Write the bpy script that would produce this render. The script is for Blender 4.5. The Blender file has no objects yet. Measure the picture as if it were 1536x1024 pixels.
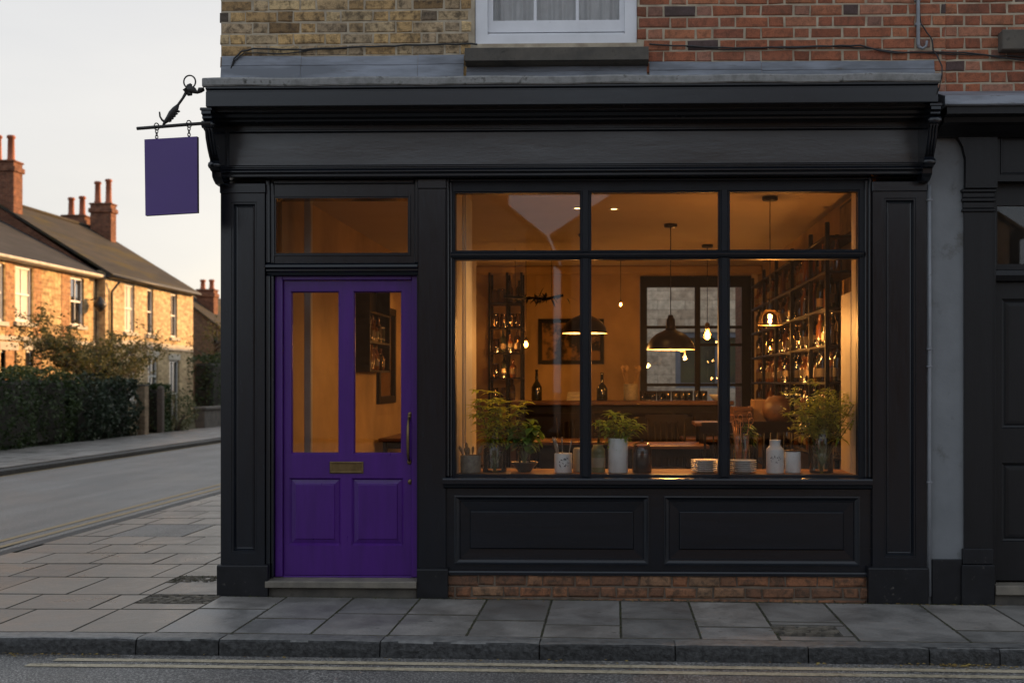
import bpy, math, random
import numpy as np
from mathutils import Vector, Matrix, noise

R = random.Random(7)
C = bpy.context.scene.collection
TH = math.radians(1.5)
CAM_Z = 1.493
FPX = 1720.0

# ---------------------------------------------------------------- measuring
def W(px, py, Y):
    """photo pixel -> world X, Z on the plane at distance Y behind the shop front"""
    u = (px - 875) / FPX
    dx = -math.sin(TH) + u * math.cos(TH)
    dy = math.cos(TH) + u * math.sin(TH)
    t = (Y + 8) / dy
    return t * dx, CAM_Z + (574 - py) / FPX * t
def xp(px, Y=0.0): return W(px, 0, Y)[0]
def zp(py, px=870, Y=0.0): return W(px, py, Y)[1]
def yon(px, X):
    """distance Y at which the plane X is seen at column px"""
    u = (px - 875) / FPX
    t = X / (-math.sin(TH) + u * math.cos(TH))
    return t * (math.cos(TH) + u * math.sin(TH)) - 8
def zon(px, py, X): return zp(py, px, yon(px, X))
def gslope(x, y):
    return -0.0065 * max(0.0, x + 2.74) if y < 3 else 0.0

# ---------------------------------------------------------------- mesh builder
class MB:
    def __init__(s): s.v = []; s.f = []; s.sm = []; s.band = []
    def add(s, vs, fs, smooth=False):
        n = len(s.v)
        s.v += [tuple(v) for v in vs]
        s.f += [[i + n for i in f] for f in fs]
        s.sm += [smooth] * len(fs)
        return s
    def box(s, x0, x1, y0, y1, z0, z1, b=0.003):
        if x0 > x1: x0, x1 = x1, x0
        if y0 > y1: y0, y1 = y1, y0
        if z0 > z1: z0, z1 = z1, z0
        b = min(b, (x1 - x0) * .3, (y1 - y0) * .3, (z1 - z0) * .3)
        c = ((x0, x1), (y0, y1), (z0, z1))
        if b <= 0:
            vs = [(c[0][i], c[1][j], c[2][k]) for i in (0, 1) for j in (0, 1) for k in (0, 1)]
            return s.add(vs, [(0, 1, 3, 2), (4, 6, 7, 5), (0, 4, 5, 1), (2, 3, 7, 6), (0, 2, 6, 4), (1, 5, 7, 3)])
        vs = []; idx = {}
        for i in (0, 1):
            for j in (0, 1):
                for k in (0, 1):
                    for a in range(3):
                        p = [c[0][i], c[1][j], c[2][k]]
                        for q, d in ((0, i), (1, j), (2, k)):
                            if q != a: p[q] += b if d == 0 else -b
                        idx[(i, j, k, a)] = len(vs); vs.append(p)
        fs = []
        for a in range(3):
            o = [q for q in range(3) if q != a]
            for d in (0, 1):
                cyc = []
                for e, f in ((0, 0), (1, 0), (1, 1), (0, 1)):
                    t = [0, 0, 0]; t[a] = d; t[o[0]] = e; t[o[1]] = f
                    cyc.append(idx[(*t, a)])
                fs.append(cyc)
            for e in (0, 1):           # edges along axis a
                for f in (0, 1):
                    t0 = [0, 0, 0]; t1 = [0, 0, 0]
                    t0[a] = 0; t1[a] = 1
                    for t in (t0, t1): t[o[0]] = e; t[o[1]] = f
                    fs.append([idx[(*t0, o[0])], idx[(*t1, o[0])], idx[(*t1, o[1])], idx[(*t0, o[1])]])
        for i in (0, 1):
            for j in (0, 1):
                for k in (0, 1):
                    fs.append([idx[(i, j, k, 0)], idx[(i, j, k, 1)], idx[(i, j, k, 2)]])
        return s.add(vs, fs)
    def obox(s, c, sx, sy, sz, rz=0, b=0.003, rx=0, ry=0):
        t = MB().box(-sx / 2, sx / 2, -sy / 2, sy / 2, -sz / 2, sz / 2, b)
        m = Matrix.Translation(c) @ Matrix.Rotation(rz, 4, 'Z') @ Matrix.Rotation(ry, 4, 'Y') @ Matrix.Rotation(rx, 4, 'X')
        return s.add([m @ Vector(v) for v in t.v], t.f)
    def ext_x(s, pts, x0, x1):
        n = len(pts)
        vs = [(x0, y, z) for y, z in pts] + [(x1, y, z) for y, z in pts]
        fs = [[i, (i + 1) % n, n + (i + 1) % n, n + i] for i in range(n)]
        return s.add(vs, fs + [list(range(n))[::-1], list(range(n, 2 * n))])
    def ext_y(s, pts, y0, y1):
        n = len(pts)
        vs = [(x, y0, z) for x, z in pts] + [(x, y1, z) for x, z in pts]
        fs = [[i, (i + 1) % n, n + (i + 1) % n, n + i] for i in range(n)]
        return s.add(vs, fs + [list(range(n))[::-1], list(range(n, 2 * n))])
    def lathe(s, prof, c=(0, 0, 0), n=20, smooth=True):
        vs = []; fs = []
        for r, z in prof:
            for i in range(n):
                a = 2 * math.pi * i / n
                vs.append((c[0] + max(r, 1e-4) * math.cos(a), c[1] + max(r, 1e-4) * math.sin(a), c[2] + z))
        for k in range(len(prof) - 1):
            for i in range(n):
                j = (i + 1) % n
                fs.append([k * n + i, k * n + j, (k + 1) * n + j, (k + 1) * n + i])
        return s.add(vs, fs, smooth)
    def tube(s, pts, r, n=6, smooth=True):
        pts = [Vector(p) for p in pts]
        rs = r if isinstance(r, (list, tuple)) else [r] * len(pts)
        vs = []; fs = []
        up = Vector((0.31, 0.22, 0.92)).normalized()
        for i, p in enumerate(pts):
            d = (pts[min(i + 1, len(pts) - 1)] - pts[max(i - 1, 0)])
            d = d.normalized() if d.length > 1e-9 else Vector((0, 0, 1))
            a = d.cross(up)
            if a.length < .05: a = d.cross(Vector((1, 0, 0)))
            a.normalize(); b = d.cross(a)
            for k in range(n):
                t = 2 * math.pi * k / n
                vs.append(p + (a * math.cos(t) + b * math.sin(t)) * rs[i])
        for i in range(len(pts) - 1):
            for k in range(n):
                j = (k + 1) % n
                fs.append([i * n + k, i * n + j, (i + 1) * n + j, (i + 1) * n + k])
        m = len(pts) - 1
        fs += [list(range(n))[::-1], [m * n + k for k in range(n)]]
        return s.add(vs, fs, smooth)
    def plate(s, x0, x1, z0, z1, y0, y1, holes=()):
        """slab facing -Y with rectangular holes right through it"""
        xs = sorted({x0, x1, *[h[0] for h in holes], *[h[1] for h in holes]})
        zs = sorted({z0, z1, *[h[2] for h in holes], *[h[3] for h in holes]})
        for a, b in zip(xs, xs[1:]):
            for c, d in zip(zs, zs[1:]):
                if any(h[0] - 1e-6 <= a and b <= h[1] + 1e-6 and h[2] - 1e-6 <= c and d <= h[3] + 1e-6 for h in holes): continue
                s.add([(a, y0, c), (b, y0, c), (b, y0, d), (a, y0, d)], [(0, 1, 2, 3)])
                s.add([(a, y1, c), (b, y1, c), (b, y1, d), (a, y1, d)], [(3, 2, 1, 0)])
        for (a, b, c, d) in [(x0, x1, z0, z1)] + [h[:4] for h in holes]:
            s.add([(a, y0, c), (b, y0, c), (b, y0, d), (a, y0, d), (a, y1, c), (b, y1, c), (b, y1, d), (a, y1, d)],
                  [(0, 4, 5, 1), (1, 5, 6, 2), (2, 6, 7, 3), (3, 7, 4, 0)])
        return s
    def rings(s, x0, x1, z0, z1, prof, cap=True):
        """nested rectangles (inset, y): mouldings mitred round a panel or a pane"""
        vs = []; fs = []
        for d, y in prof:
            vs += [(x0 + d, y, z0 + d), (x1 - d, y, z0 + d), (x1 - d, y, z1 - d), (x0 + d, y, z1 - d)]
        for k in range(len(prof) - 1):
            for i in range(4):
                j = (i + 1) % 4
                fs.append([k * 4 + i, k * 4 + j, k * 4 + 4 + j, k * 4 + 4 + i])
        if cap:
            m = (len(prof) - 1) * 4
            fs.append([m, m + 1, m + 2, m + 3])
        return s.add(vs, fs)
    def build(s, name, mat, parent=None, loc=None, label=None, cat=None, group=None, kind=None, smooth=None):
        if parent is not None:
            loc = OFF[parent.name]
        loc = Vector(loc) if loc is not None else Vector((0, 0, 0))
        me = bpy.data.meshes.new(name)
        if s.v:
            arr = np.array(s.v, dtype=np.float64) - np.array(loc)
            me.from_pydata(arr.tolist(), [], s.f)
        me.materials.append(mat)
        if s.band:
            me.materials.append(m_grime)
            for i in s.band: me.polygons[i].material_index = 1
        me.polygons.foreach_set('use_smooth', [True] * len(s.f) if smooth else s.sm)
        me.update()
        o = bpy.data.objects.new(name, me); C.objects.link(o)
        if parent is not None: o.parent = parent
        else: o.location = loc
        OFF[o.name] = loc
        tag(o, label, cat, group, kind)
        return o

OFF = {}
def tag(o, label=None, cat=None, group=None, kind=None):
    for k, v in (('label', label), ('category', cat), ('group', group), ('kind', kind)):
        if v: o[k] = v
    return o
def thing(name, label, cat, loc=(0, 0, 0), group=None):
    o = bpy.data.objects.new(name, None); C.objects.link(o)
    o.empty_display_size = .1
    o.location = loc; OFF[o.name] = Vector(loc)
    return tag(o, label, cat, group)
def solo(name, mb, mat, label, cat, loc, group=None, kind=None):
    return mb.build(name, mat, None, loc, label, cat, group, kind)
def dup(o, loc, rz=None, label=None, group=None, scale=None):
    def cp(a, par):
        c = a.copy(); C.objects.link(c); c.parent = par
        for k in a.children: cp(k, c)
        return c
    c = cp(o, None)
    c.location = loc; OFF[c.name] = Vector(loc)
    if rz is not None: c.rotation_euler = (0, 0, rz)
    if scale: c.scale = scale
    if label: c['label'] = label
    if group: c['group'] = group
    return c

# ---------------------------------------------------------------- materials
def _nt(name):
    m = bpy.data.materials.new(name); m.use_nodes = True
    n = m.node_tree; n.nodes.clear()
    out = n.nodes.new('ShaderNodeOutputMaterial')
    return m, n, out
def N(n, t, **kw):
    o = n.nodes.new(t)
    for k, v in kw.items():
        if k in o.inputs: o.inputs[k].default_value = v
        else: setattr(o, k, v)
    return o
def rgba(c): return (c[0], c[1], c[2], 1)
def mixc(n, fac, a, b, mode='MIX'):
    m = n.nodes.new('ShaderNodeMix'); m.data_type = 'RGBA'; m.blend_type = mode
    for sock, v in ((m.inputs[0], fac), (m.inputs[6], a), (m.inputs[7], b)):
        if hasattr(v, 'is_output'): n.links.new(v, sock)
        else: sock.default_value = v if not isinstance(v, tuple) or len(v) == 4 else rgba(v)
    return m.outputs[2]
def ramp(n, fac, stops, interp='LINEAR'):
    r = n.nodes.new('ShaderNodeValToRGB'); e = r.color_ramp; e.interpolation = interp
    while len(e.elements) < len(stops): e.elements.new(.5)
    for k, (p, c) in enumerate(stops):
        e.elements[k].position = p
        e.elements[k].color = rgba(c) if isinstance(c, tuple) else (c, c, c, 1)
    n.links.new(fac, r.inputs[0])
    return r.outputs[0]
def coord(n, scale=(1, 1, 1), kind='Object', rot=(0, 0, 0)):
    tc = n.nodes.new('ShaderNodeTexCoord'); mp = n.nodes.new('ShaderNodeMapping')
    mp.inputs['Scale'].default_value = scale; mp.inputs['Rotation'].default_value = rot
    n.links.new(tc.outputs[kind], mp.inputs[0]); return mp.outputs[0]
def noise_tex(n, vec, scale, detail=5, rough=.6, dist=0):
    t = N(n, 'ShaderNodeTexNoise', Scale=scale, Detail=detail, Roughness=rough, Distortion=dist)
    n.links.new(vec, t.inputs['Vector']); return t.outputs['Fac']
def bump(n, h, strength, dist=.01, prev=None):
    b = N(n, 'ShaderNodeBump', Strength=strength, Distance=dist)
    n.links.new(h, b.inputs['Height'])
    if prev: n.links.new(prev, b.inputs['Normal'])
    return b.outputs[0]
def M(name, col, rough=.5, metal=0, col2=None, var=.2, vs=6, bs=0, bscale=60, stretch=(1, 1, 1), spec=.5, rv=.1, island=0, coat=0,
      dirt=None, trans=0, bd=.004, pos=(.3, .7)):
    m, n, out = _nt(name)
    p = N(n, 'ShaderNodeBsdfPrincipled', Roughness=rough, Metallic=metal)
    p.inputs['Specular IOR Level'].default_value = spec
    if coat: p.inputs['Coat Weight'].default_value = coat; p.inputs['Coat Roughness'].default_value = .15
    v = coord(n, stretch)
    f = noise_tex(n, v, vs)
    c2 = col2 or tuple(c * (1 - var) for c in col)
    c1 = col if col2 else tuple(min(1, c * (1 + var)) for c in col)
    c = ramp(n, f, [(pos[0], c2), (pos[1], c1)])
    if island:
        g = n.nodes.new('ShaderNodeNewGeometry')
        k = ramp(n, g.outputs['Random Per Island'], [(0, 1 - island), (1, 1 + island)])
        c = mixc(n, 1.0, c, k, 'MULTIPLY')
    if dirt:
        d = noise_tex(n, v, dirt[1], 8, .7)
        k = ramp(n, d, [(dirt[2], 0.0), (dirt[2] + .12, 1.0)])
        c = mixc(n, k, c, dirt[0])
    n.links.new(c, p.inputs['Base Color'])
    if rv:
        f2 = noise_tex(n, v, vs * 2.3, 4)
        rr = n.nodes.new('ShaderNodeMapRange')
        rr.inputs['To Min'].default_value = max(.02, rough - rv); rr.inputs['To Max'].default_value = min(1, rough + rv)
        n.links.new(f2, rr.inputs[0]); n.links.new(rr.outputs[0], p.inputs['Roughness'])
    if bs:
        h = noise_tex(n, v, bscale, 6, .65)
        n.links.new(bump(n, h, bs, bd), p.inputs['Normal'])
    n.links.new(p.outputs[0], out.inputs[0])
    return m
def glass(name, tint=(1, 1, 1), ior=1.5, rough=0.0, extra=0.0, rmul=1.0):
    """thin glass: what is behind it shows through, Fresnel reflection on top"""
    m, n, out = _nt(name)
    t = N(n, 'ShaderNodeBsdfTransparent', Color=rgba(tint))
    g = N(n, 'ShaderNodeBsdfGlossy', Roughness=rough)
    fr = N(n, 'ShaderNodeFresnel', IOR=ior)
    mx = n.nodes.new('ShaderNodeMixShader')
    ma = N(n, 'ShaderNodeMath', operation='MULTIPLY_ADD'); ma.inputs[1].default_value = rmul; ma.inputs[2].default_value = extra
    n.links.new(fr.outputs[0], ma.inputs[0]); n.links.new(ma.outputs[0], mx.inputs[0])
    n.links.new(t.outputs[0], mx.inputs[1]); n.links.new(g.outputs[0], mx.inputs[2])
    n.links.new(mx.outputs[0], out.inputs[0])
    return m
def glow(name, col, strength):
    m, n, out = _nt(name)
    e = N(n, 'ShaderNodeEmission', Color=rgba(col), Strength=strength)
    n.links.new(e.outputs[0], out.inputs[0]); return m
def leafmat(name, c1, c2, tr=.35, rough=.5):
    m, n, out = _nt(name)
    g = n.nodes.new('ShaderNodeNewGeometry')
    c = ramp(n, g.outputs['Random Per Island'], [(0, c1), (1, c2)])
    p = N(n, 'ShaderNodeBsdfPrincipled', Roughness=rough)
    p.inputs['Specular IOR Level'].default_value = .3
    t = n.nodes.new('ShaderNodeBsdfTranslucent'); mx = N(n, 'ShaderNodeMixShader', Fac=tr)
    n.links.new(c, p.inputs['Base Color']); n.links.new(c, t.inputs['Color'])
    n.links.new(p.outputs[0], mx.inputs[1]); n.links.new(t.outputs[0], mx.inputs[2])
    n.links.new(mx.outputs[0], out.inputs[0]); return m
def brick_mat(name, stops, stain=(.05, .038, .028), amt=.75):
    """for bricks modelled one by one: colour per brick, sooty blotches, pitted face"""
    m, n, out = _nt(name)
    p = N(n, 'ShaderNodeBsdfPrincipled', Roughness=.88); p.inputs['Specular IOR Level'].default_value = .25
    g = n.nodes.new('ShaderNodeNewGeometry')
    c = ramp(n, g.outputs['Random Per Island'], stops)
    v = coord(n)
    a = noise_tex(n, v, 20, 8, .66, .3)
    c = mixc(n, ramp(n, a, [(.45, 0.0), (.62, amt)]), c, stain)
    b = noise_tex(n, v, 2.1, 4, .6)
    c = mixc(n, ramp(n, b, [(.5, 0.0), (.72, .45)]), c, stain)
    fine = noise_tex(n, v, 120, 5, .7)
    c = mixc(n, .6, c, mixc(n, 1.0, c, ramp(n, fine, [(.25, .45), (.75, 1.5)]), 'MULTIPLY'))
    n.links.new(c, p.inputs['Base Color'])
    n.links.new(bump(n, fine, .5, .004, bump(n, a, .4, .006)), p.inputs['Normal'])
    n.links.new(p.outputs[0], out.inputs[0]); return m
def brick_tex(name, c1, c2, mort, bw=.215, rh=.075, axis='x', dirty=(.08, .06, .05), amt=.35):
    """brick pattern for walls farther off"""
    m, n, out = _nt(name)
    p = N(n, 'ShaderNodeBsdfPrincipled', Roughness=.9); p.inputs['Specular IOR Level'].default_value = .2
    tc = n.nodes.new('ShaderNodeTexCoord'); sp = n.nodes.new('ShaderNodeSeparateXYZ'); cb = n.nodes.new('ShaderNodeCombineXYZ')
    ad = N(n, 'ShaderNodeMath', operation='ADD')
    n.links.new(tc.outputs['Object'], sp.inputs[0])
    n.links.new(sp.outputs[0], ad.inputs[0]); n.links.new(sp.outputs[1], ad.inputs[1])
    n.links.new(ad.outputs[0], cb.inputs[0]); n.links.new(sp.outputs[2], cb.inputs[1])
    b = n.nodes.new('ShaderNodeTexBrick')
    b.inputs['Scale'].default_value = 1; b.inputs['Brick Width'].default_value = bw; b.inputs['Row Height'].default_value = rh
    b.inputs['Mortar Size'].default_value = .006; b.inputs['Mortar Smooth'].default_value = .2; b.inputs['Bias'].default_value = 0
    b.inputs['Color1'].default_value = rgba(c1); b.inputs['Color2'].default_value = rgba(c2); b.inputs['Mortar'].default_value = rgba(mort)
    n.links.new(cb.outputs[0], b.inputs['Vector'])
    v = coord(n)
    s = noise_tex(n, v, .9, 6, .65)
    c = mixc(n, ramp(n, s, [(.45, 0.0), (.75, amt)]), b.outputs['Color'], dirty)
    k = noise_tex(n, v, 6, 8, .75)
    c = mixc(n, 1.0, c, ramp(n, k, [(.3, .45), (.7, 1.5)]), 'MULTIPLY')
    n.links.new(c, p.inputs['Base Color'])
    n.links.new(bump(n, b.outputs['Fac'], -.5, .01), p.inputs['Normal'])
    n.links.new(p.outputs[0], out.inputs[0]); return m
def asphalt_mat():
    m, n, out = _nt('asphalt')
    p = N(n, 'ShaderNodeBsdfPrincipled', Roughness=.62); p.inputs['Specular IOR Level'].default_value = .5
    v = coord(n)
    f = noise_tex(n, v, 75, 5, .8); g = noise_tex(n, v, .8, 5, .6); h = noise_tex(n, coord(n, (1.2, .12, 1)), 2.2, 4)
    c = ramp(n, f, [(.40, (.022, .021, .02)), (.51, (.11, .105, .10)), (.62, (.44, .42, .39))])
    c = mixc(n, 1.0, c, ramp(n, g, [(.3, .7), (.7, 1.25)]), 'MULTIPLY')
    c = mixc(n, 1.0, c, ramp(n, h, [(.35, .8), (.65, 1.15)]), 'MULTIPLY')
    n.links.new(c, p.inputs['Base Color'])
    n.links.new(ramp(n, g, [(.3, .42), (.7, .68)]), p.inputs['Roughness'])
    n.links.new(bump(n, f, .8, .006), p.inputs['Normal'])
    n.links.new(p.outputs[0], out.inputs[0]); return m
def slab_mat(name, stops, rough=(.3, .6)):
    m, n, out = _nt(name)
    p = N(n, 'ShaderNodeBsdfPrincipled'); p.inputs['Specular IOR Level'].default_value = .38
    g = n.nodes.new('ShaderNodeNewGeometry')
    c = ramp(n, g.outputs['Random Per Island'], stops)
    v = coord(n)
    a = noise_tex(n, v, 2.2, 8, .7, .4); b = noise_tex(n, v, 70, 4, .7); s = noise_tex(n, v, 7, 6, .7, .8)
    c = mixc(n, 1.0, c, ramp(n, a, [(.32, .5), (.68, 1.3)]), 'MULTIPLY')
    c = mixc(n, 1.0, c, ramp(n, b, [(.3, .8), (.7, 1.2)]), 'MULTIPLY')
    c = mixc(n, ramp(n, s, [(.6, 0.0), (.75, .5)]), c, (.06, .05, .04))
    vo = N(n, 'ShaderNodeTexVoronoi', Scale=4.5); n.links.new(v, vo.inputs['Vector'])      # trodden gum and drips
    c = mixc(n, ramp(n, vo.outputs['Distance'], [(.05, .55), (.075, 0.0)]), c, (.045, .042, .04))
    n.links.new(c, p.inputs['Base Color'])
    rr = n.nodes.new('ShaderNodeMapRange'); rr.inputs['From Min'].default_value = .3; rr.inputs['From Max'].default_value = .7
    rr.inputs['To Min'].default_value = rough[0]; rr.inputs['To Max'].default_value = rough[1]
    n.links.new(a, rr.inputs[0]); n.links.new(rr.outputs[0], p.inputs['Roughness'])
    n.links.new(bump(n, b, .25, .004, bump(n, s, .3, .012)), p.inputs['Normal'])
    n.links.new(p.outputs[0], out.inputs[0]); return m
def line_mat(name='worn_road_paint', k=(.55, .68, .9), c1=(.33, .28, .19), c2=(.50, .43, .31)):
    m, n, out = _nt(name)
    p = N(n, 'ShaderNodeBsdfPrincipled', Roughness=.7)
    v = coord(n)
    f = noise_tex(n, v, 26, 8, .75); g = noise_tex(n, v, 160, 3, .7); q = noise_tex(n, v, 2.5, 4)
    ad = N(n, 'ShaderNodeMath', operation='ADD'); n.links.new(f, ad.inputs[0])
    mu = N(n, 'ShaderNodeMath', operation='MULTIPLY'); mu.inputs[1].default_value = .5
    n.links.new(q, mu.inputs[0]); n.links.new(mu.outputs[0], ad.inputs[1])
    c = ramp(n, ad.outputs[0], [(k[0], (.085, .08, .075)), (k[1], c1), (k[2], c2)])
    c = mixc(n, 1.0, c, ramp(n, g, [(.3, .55), (.7, 1.25)]), 'MULTIPLY')
    n.links.new(c, p.inputs['Base Color']); n.links.new(bump(n, g, .6, .005), p.inputs['Normal'])
    n.links.new(p.outputs[0], out.inputs[0]); return m
def curtain_mat():
    return M('net_curtain', (.62, .62, .62), .9, var=.08, vs=12)

m_black = M('black_shopfront_paint', (.0036, .0054, .0092), .24, var=.3, vs=5, bs=.05, spec=.5, bscale=22, stretch=(.5, 1, 5), rv=.08, bd=.003)
m_black_v = M('black_shopfront_paint_upright', (.0036, .0054, .0092), .24, var=.3, vs=5, bs=.05, spec=.5, bscale=22, stretch=(5, 1, .5), rv=.08, bd=.003)
m_fascia = M('weathered_black_fascia_paint', (.0125, .0135, .0165), .33, coat=.15, var=.5, vs=1.6, bs=.5, spec=.8, bscale=3.5, stretch=(.6, 1, 2.4), rv=.12, bd=.008)
m_plinth = M('scuffed_black_plinth_paint', (.008, .0085, .0105), .45, var=.3, vs=8, bs=.2, spec=.3, bscale=40, dirt=((.10, .09, .08), 22, .62), rv=.1)
m_winframe = M('black_window_frame_paint', (.0036, .0054, .0092), .45, spec=.3, var=.25, vs=5, bs=.06, bscale=22)
m_nblack = M('neighbour_black_paint', (.0075, .0077, .009), .42, spec=.3, var=.2, vs=4, bs=.2, bscale=24, stretch=(4, 1, .6))
m_purple = M('purple_door_paint', (.054, .0072, .148), .30, var=.16, vs=4, bs=.15, bscale=20, stretch=(4, 1, .5), rv=.07, bd=.003)
m_sign = M('purple_sign_paint', (.065, .03, .17), .45, var=.06, vs=3, bs=.05)
m_signedge = M('dark_sign_edge', (.03, .018, .03), .5)
m_iron = M('dark_wrought_iron', (.025, .023, .022), .5, .4, bs=.4, bscale=50)
m_brass = M('aged_brass', (.16, .11, .05), .38, .9, var=.3, vs=18, bs=.15, bscale=40)
m_lead = M('weathered_lead', (.23, .25, .29), .5, .15, col2=(.12, .13, .15), vs=3, bs=.25, bscale=16, stretch=(.5, 1, 2.5), pos=(.4, .6), dirt=((.09, .08, .07), 7, .6))
m_leadcap = M('stained_lead_capping', (.25, .25, .245), .7, 0, col2=(.14, .14, .135), vs=16, pos=(.35, .65), bs=.6, bscale=40, dirt=((.045, .043, .035), 16, .56))
m_sill = M('dark_weathered_stone', (.12, .105, .085), .85, col2=(.045, .042, .038), vs=5, bs=.6, bscale=45, dirt=((.03, .028, .024), 10, .58))
m_step = M('worn_step_stone', (.19, .165, .13), .7, col2=(.10, .09, .075), vs=7, bs=.5, bscale=60)
m_white = M('white_window_paint', (.66, .67, .70), .4, var=.08, vs=5, bs=.1, dirt=((.30, .29, .27), 8, .66))
m_yb = brick_mat('yellow_stock_brick', [(0, (.20, .125, .06)), (.18, (.43, .28, .13)), (.4, (.56, .37, .165)), (.6, (.34, .26, .17)), (.75, (.62, .45, .23)), (.86, (.46, .34, .21)), (.93, (.11, .085, .065)), (1, (.09, .075, .06))])
m_rb = brick_mat('red_facing_brick', [(0, (.22, .078, .045)), (.25, (.36, .125, .065)), (.5, (.28, .10, .06)), (.75, (.42, .165, .085)), (.88, (.34, .165, .115)), (.95, (.10, .065, .06)), (1, (.08, .06, .06))], amt=.45)
m_pb = brick_mat('brown_plinth_brick', [(0, (.15, .075, .045)), (.4, (.21, .10, .055)), (.7, (.26, .11, .055)), (.9, (.24, .14, .08)), (1, (.08, .06, .05))])
m_mortar = M('lime_mortar', (.50, .43, .32), .95, col2=(.27, .22, .16), vs=9, bs=.8, bscale=120)
m_mortar_dark = M('dirty_mortar', (.17, .13, .095), .95, col2=(.09, .07, .055), vs=9, bs=.8, bscale=120)
m_render = M('grey_painted_render', (.155, .165, .175), .75, var=.15, vs=2.5, bs=.5, bscale=22, dirt=((.09, .09, .085), 3.5, .56))
m_asphalt = asphalt_mat()
m_slab = slab_mat('york_stone_paving', [(0, (.15, .145, .137)), (.4, (.205, .193, .178)), (.75, (.245, .226, .206)), (1, (.18, .178, .174))])
m_slabw = slab_mat('side_street_paving', [(0, (.07, .063, .056)), (.2, (.12, .105, .088)), (.5, (.148, .13, .108)), (.75, (.095, .086, .076)), (1, (.175, .152, .128))], (.22, .52))
m_grime = M('joint_grime', (.045, .04, .03), .9, col2=(.075, .068, .055), vs=9, bs=.4)
m_joint = M('dirty_joint_sand', (.05, .043, .032), .95, col2=(.02, .018, .015), vs=14, bs=.5)
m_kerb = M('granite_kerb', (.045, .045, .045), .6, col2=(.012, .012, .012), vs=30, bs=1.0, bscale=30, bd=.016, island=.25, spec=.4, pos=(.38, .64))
m_line = line_mat()
m_line2 = line_mat('ochre_road_paint', (.45, .6, .9), (.25, .18, .09), (.34, .25, .13))
m_cable = M('black_cable', (.02, .02, .021), .6)
m_conduit = M('grey_conduit', (.20, .21, .23), .5, .1, dirt=((.08, .075, .07), 12, .6))
m_glass = glass('window_glass', (.97, .97, .97), 1.5, rmul=.85)
m_jar = glass('jar_glass', (.955, .97, .95), 1.45, .02, .025)
m_jarbrown = glass('brown_jar_glass', (.55, .33, .2), 1.5, .03, .04)
m_water = glass('vase_water', (.93, .94, .86), 1.33, .0, .01)
m_tumbler = glass('bar_glass', (.96, .96, .95), 1.55, .05, .10)
m_bulbglass = glass('bulb_glass', (1, .8, .5), 1.4, 0, .02)

BRICK_H = .079
def bricks(mb, x0, x1, z0, z1, yface, depth=.05, z_ref=0.0, holes=(), ch=.005, rough=.003, seed=3, x_ref=0.0):
    """Flemish bond laid brick by brick, each one chamfered and slightly crooked"""
    rr = random.Random(seed); g = .0115
    row = math.floor((z0 - z_ref) / BRICK_H)
    while z_ref + row * BRICK_H < z1 - .01:
        a = max(z0, z_ref + row * BRICK_H + g / 2); b = min(z1, z_ref + (row + 1) * BRICK_H - g / 2)
        x = x_ref - 12 + (row % 2) * .1625; k = 0
        while x < x1:
            w = .213 if k % 2 == 0 else .1025
            p, q = x, x + w
            x += w + g; k += 1
            segs = [(max(p, x0), min(q, x1))]
            for h in holes:
                if b > h[2] and a < h[3]:
                    ns = []
                    for (s, e) in segs:
                        if e <= h[0] or s >= h[1]: ns.append((s, e))
                        else:
                            if s < h[0] - .02: ns.append((s, h[0]))
                            if e > h[1] + .02: ns.append((h[1], e))
                    segs = ns
            for (s, e) in segs:
                if e - s < .018 or b - a < .015: continue
                J = lambda v: v + rr.uniform(-rough, rough)
                y = yface + rr.uniform(-.003, .003)
                vs = [(J(s), yface + depth, J(a)), (J(e), yface + depth, J(a)), (J(e), yface + depth, J(b)), (J(s), yface + depth, J(b))]
                vs += [(J(v[0]), y + ch, J(v[2])) for v in vs[:4]]
                c2 = ch * rr.uniform(.8, 1.8)
                vs += [(s + c2, y, a + c2), (e - c2, y, a + c2), (e - c2, y, b - c2), (s + c2, y, b - c2)]
                fs = [(8, 9, 10, 11)]
                for i in range(4):
                    j = (i + 1) % 4
                    fs += [(i, j, 4 + j, 4 + i), (4 + i, 4 + j, 8 + j, 8 + i)]
                mb.add(vs, fs)
        row += 1
    return mb

# ---------------------------------------------------------------- foliage
def leaf_cloud(mb, pts, size, rng, aspect=.5, flat=0.0):
    for p in pts:
        d = Vector((rng.gauss(0, 1), rng.gauss(0, 1), rng.gauss(0, 1) * (1 - flat))).normalized()
        u = d.cross(Vector((rng.gauss(0, 1), rng.gauss(0, 1), rng.gauss(0, 1)))).normalized()
        nrm = d.cross(u)
        L = size * rng.uniform(.6, 1.35); w = L * aspect * .5
        p = Vector(p)
        mb.add([p - d * L * .5, p + u * w + nrm * w * .3, p + d * L * .5, p - u * w + nrm * w * .3], [(0, 1, 2), (0, 2, 3)])
    return mb
def blade(mb, base, d, length, width, droop, rng, seg=4, fold=.25, shape=.45):
    """one pointed leaf, folded along its midrib and drooping"""
    d = Vector(d).normalized(); p = Vector(base)
    side = d.cross(Vector((0, 0, 1)))
    if side.length < .1: side = Vector((rng.uniform(-1, 1), rng.uniform(-1, 1), 0))
    side.normalize()
    vs = []
    for i in range(seg + 1):
        t = i / seg
        w = width * .5 * (math.sin(math.pi * t ** (shape + .2)) if 0 < t < 1 else .03)
        up = side.cross(d).normalized()
        vs += [p - side * w + up * w * fold, p, p + side * w + up * w * fold]
        d = (d + Vector((0, 0, -droop / seg))).normalized()
        p = p + d * (length / seg)
    fs = []
    for i in range(seg):
        a = i * 3
        fs += [(a, a + 1, a + 4, a + 3), (a + 1, a + 2, a + 5, a + 4)]
    return mb.add(vs, fs, True)
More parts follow.
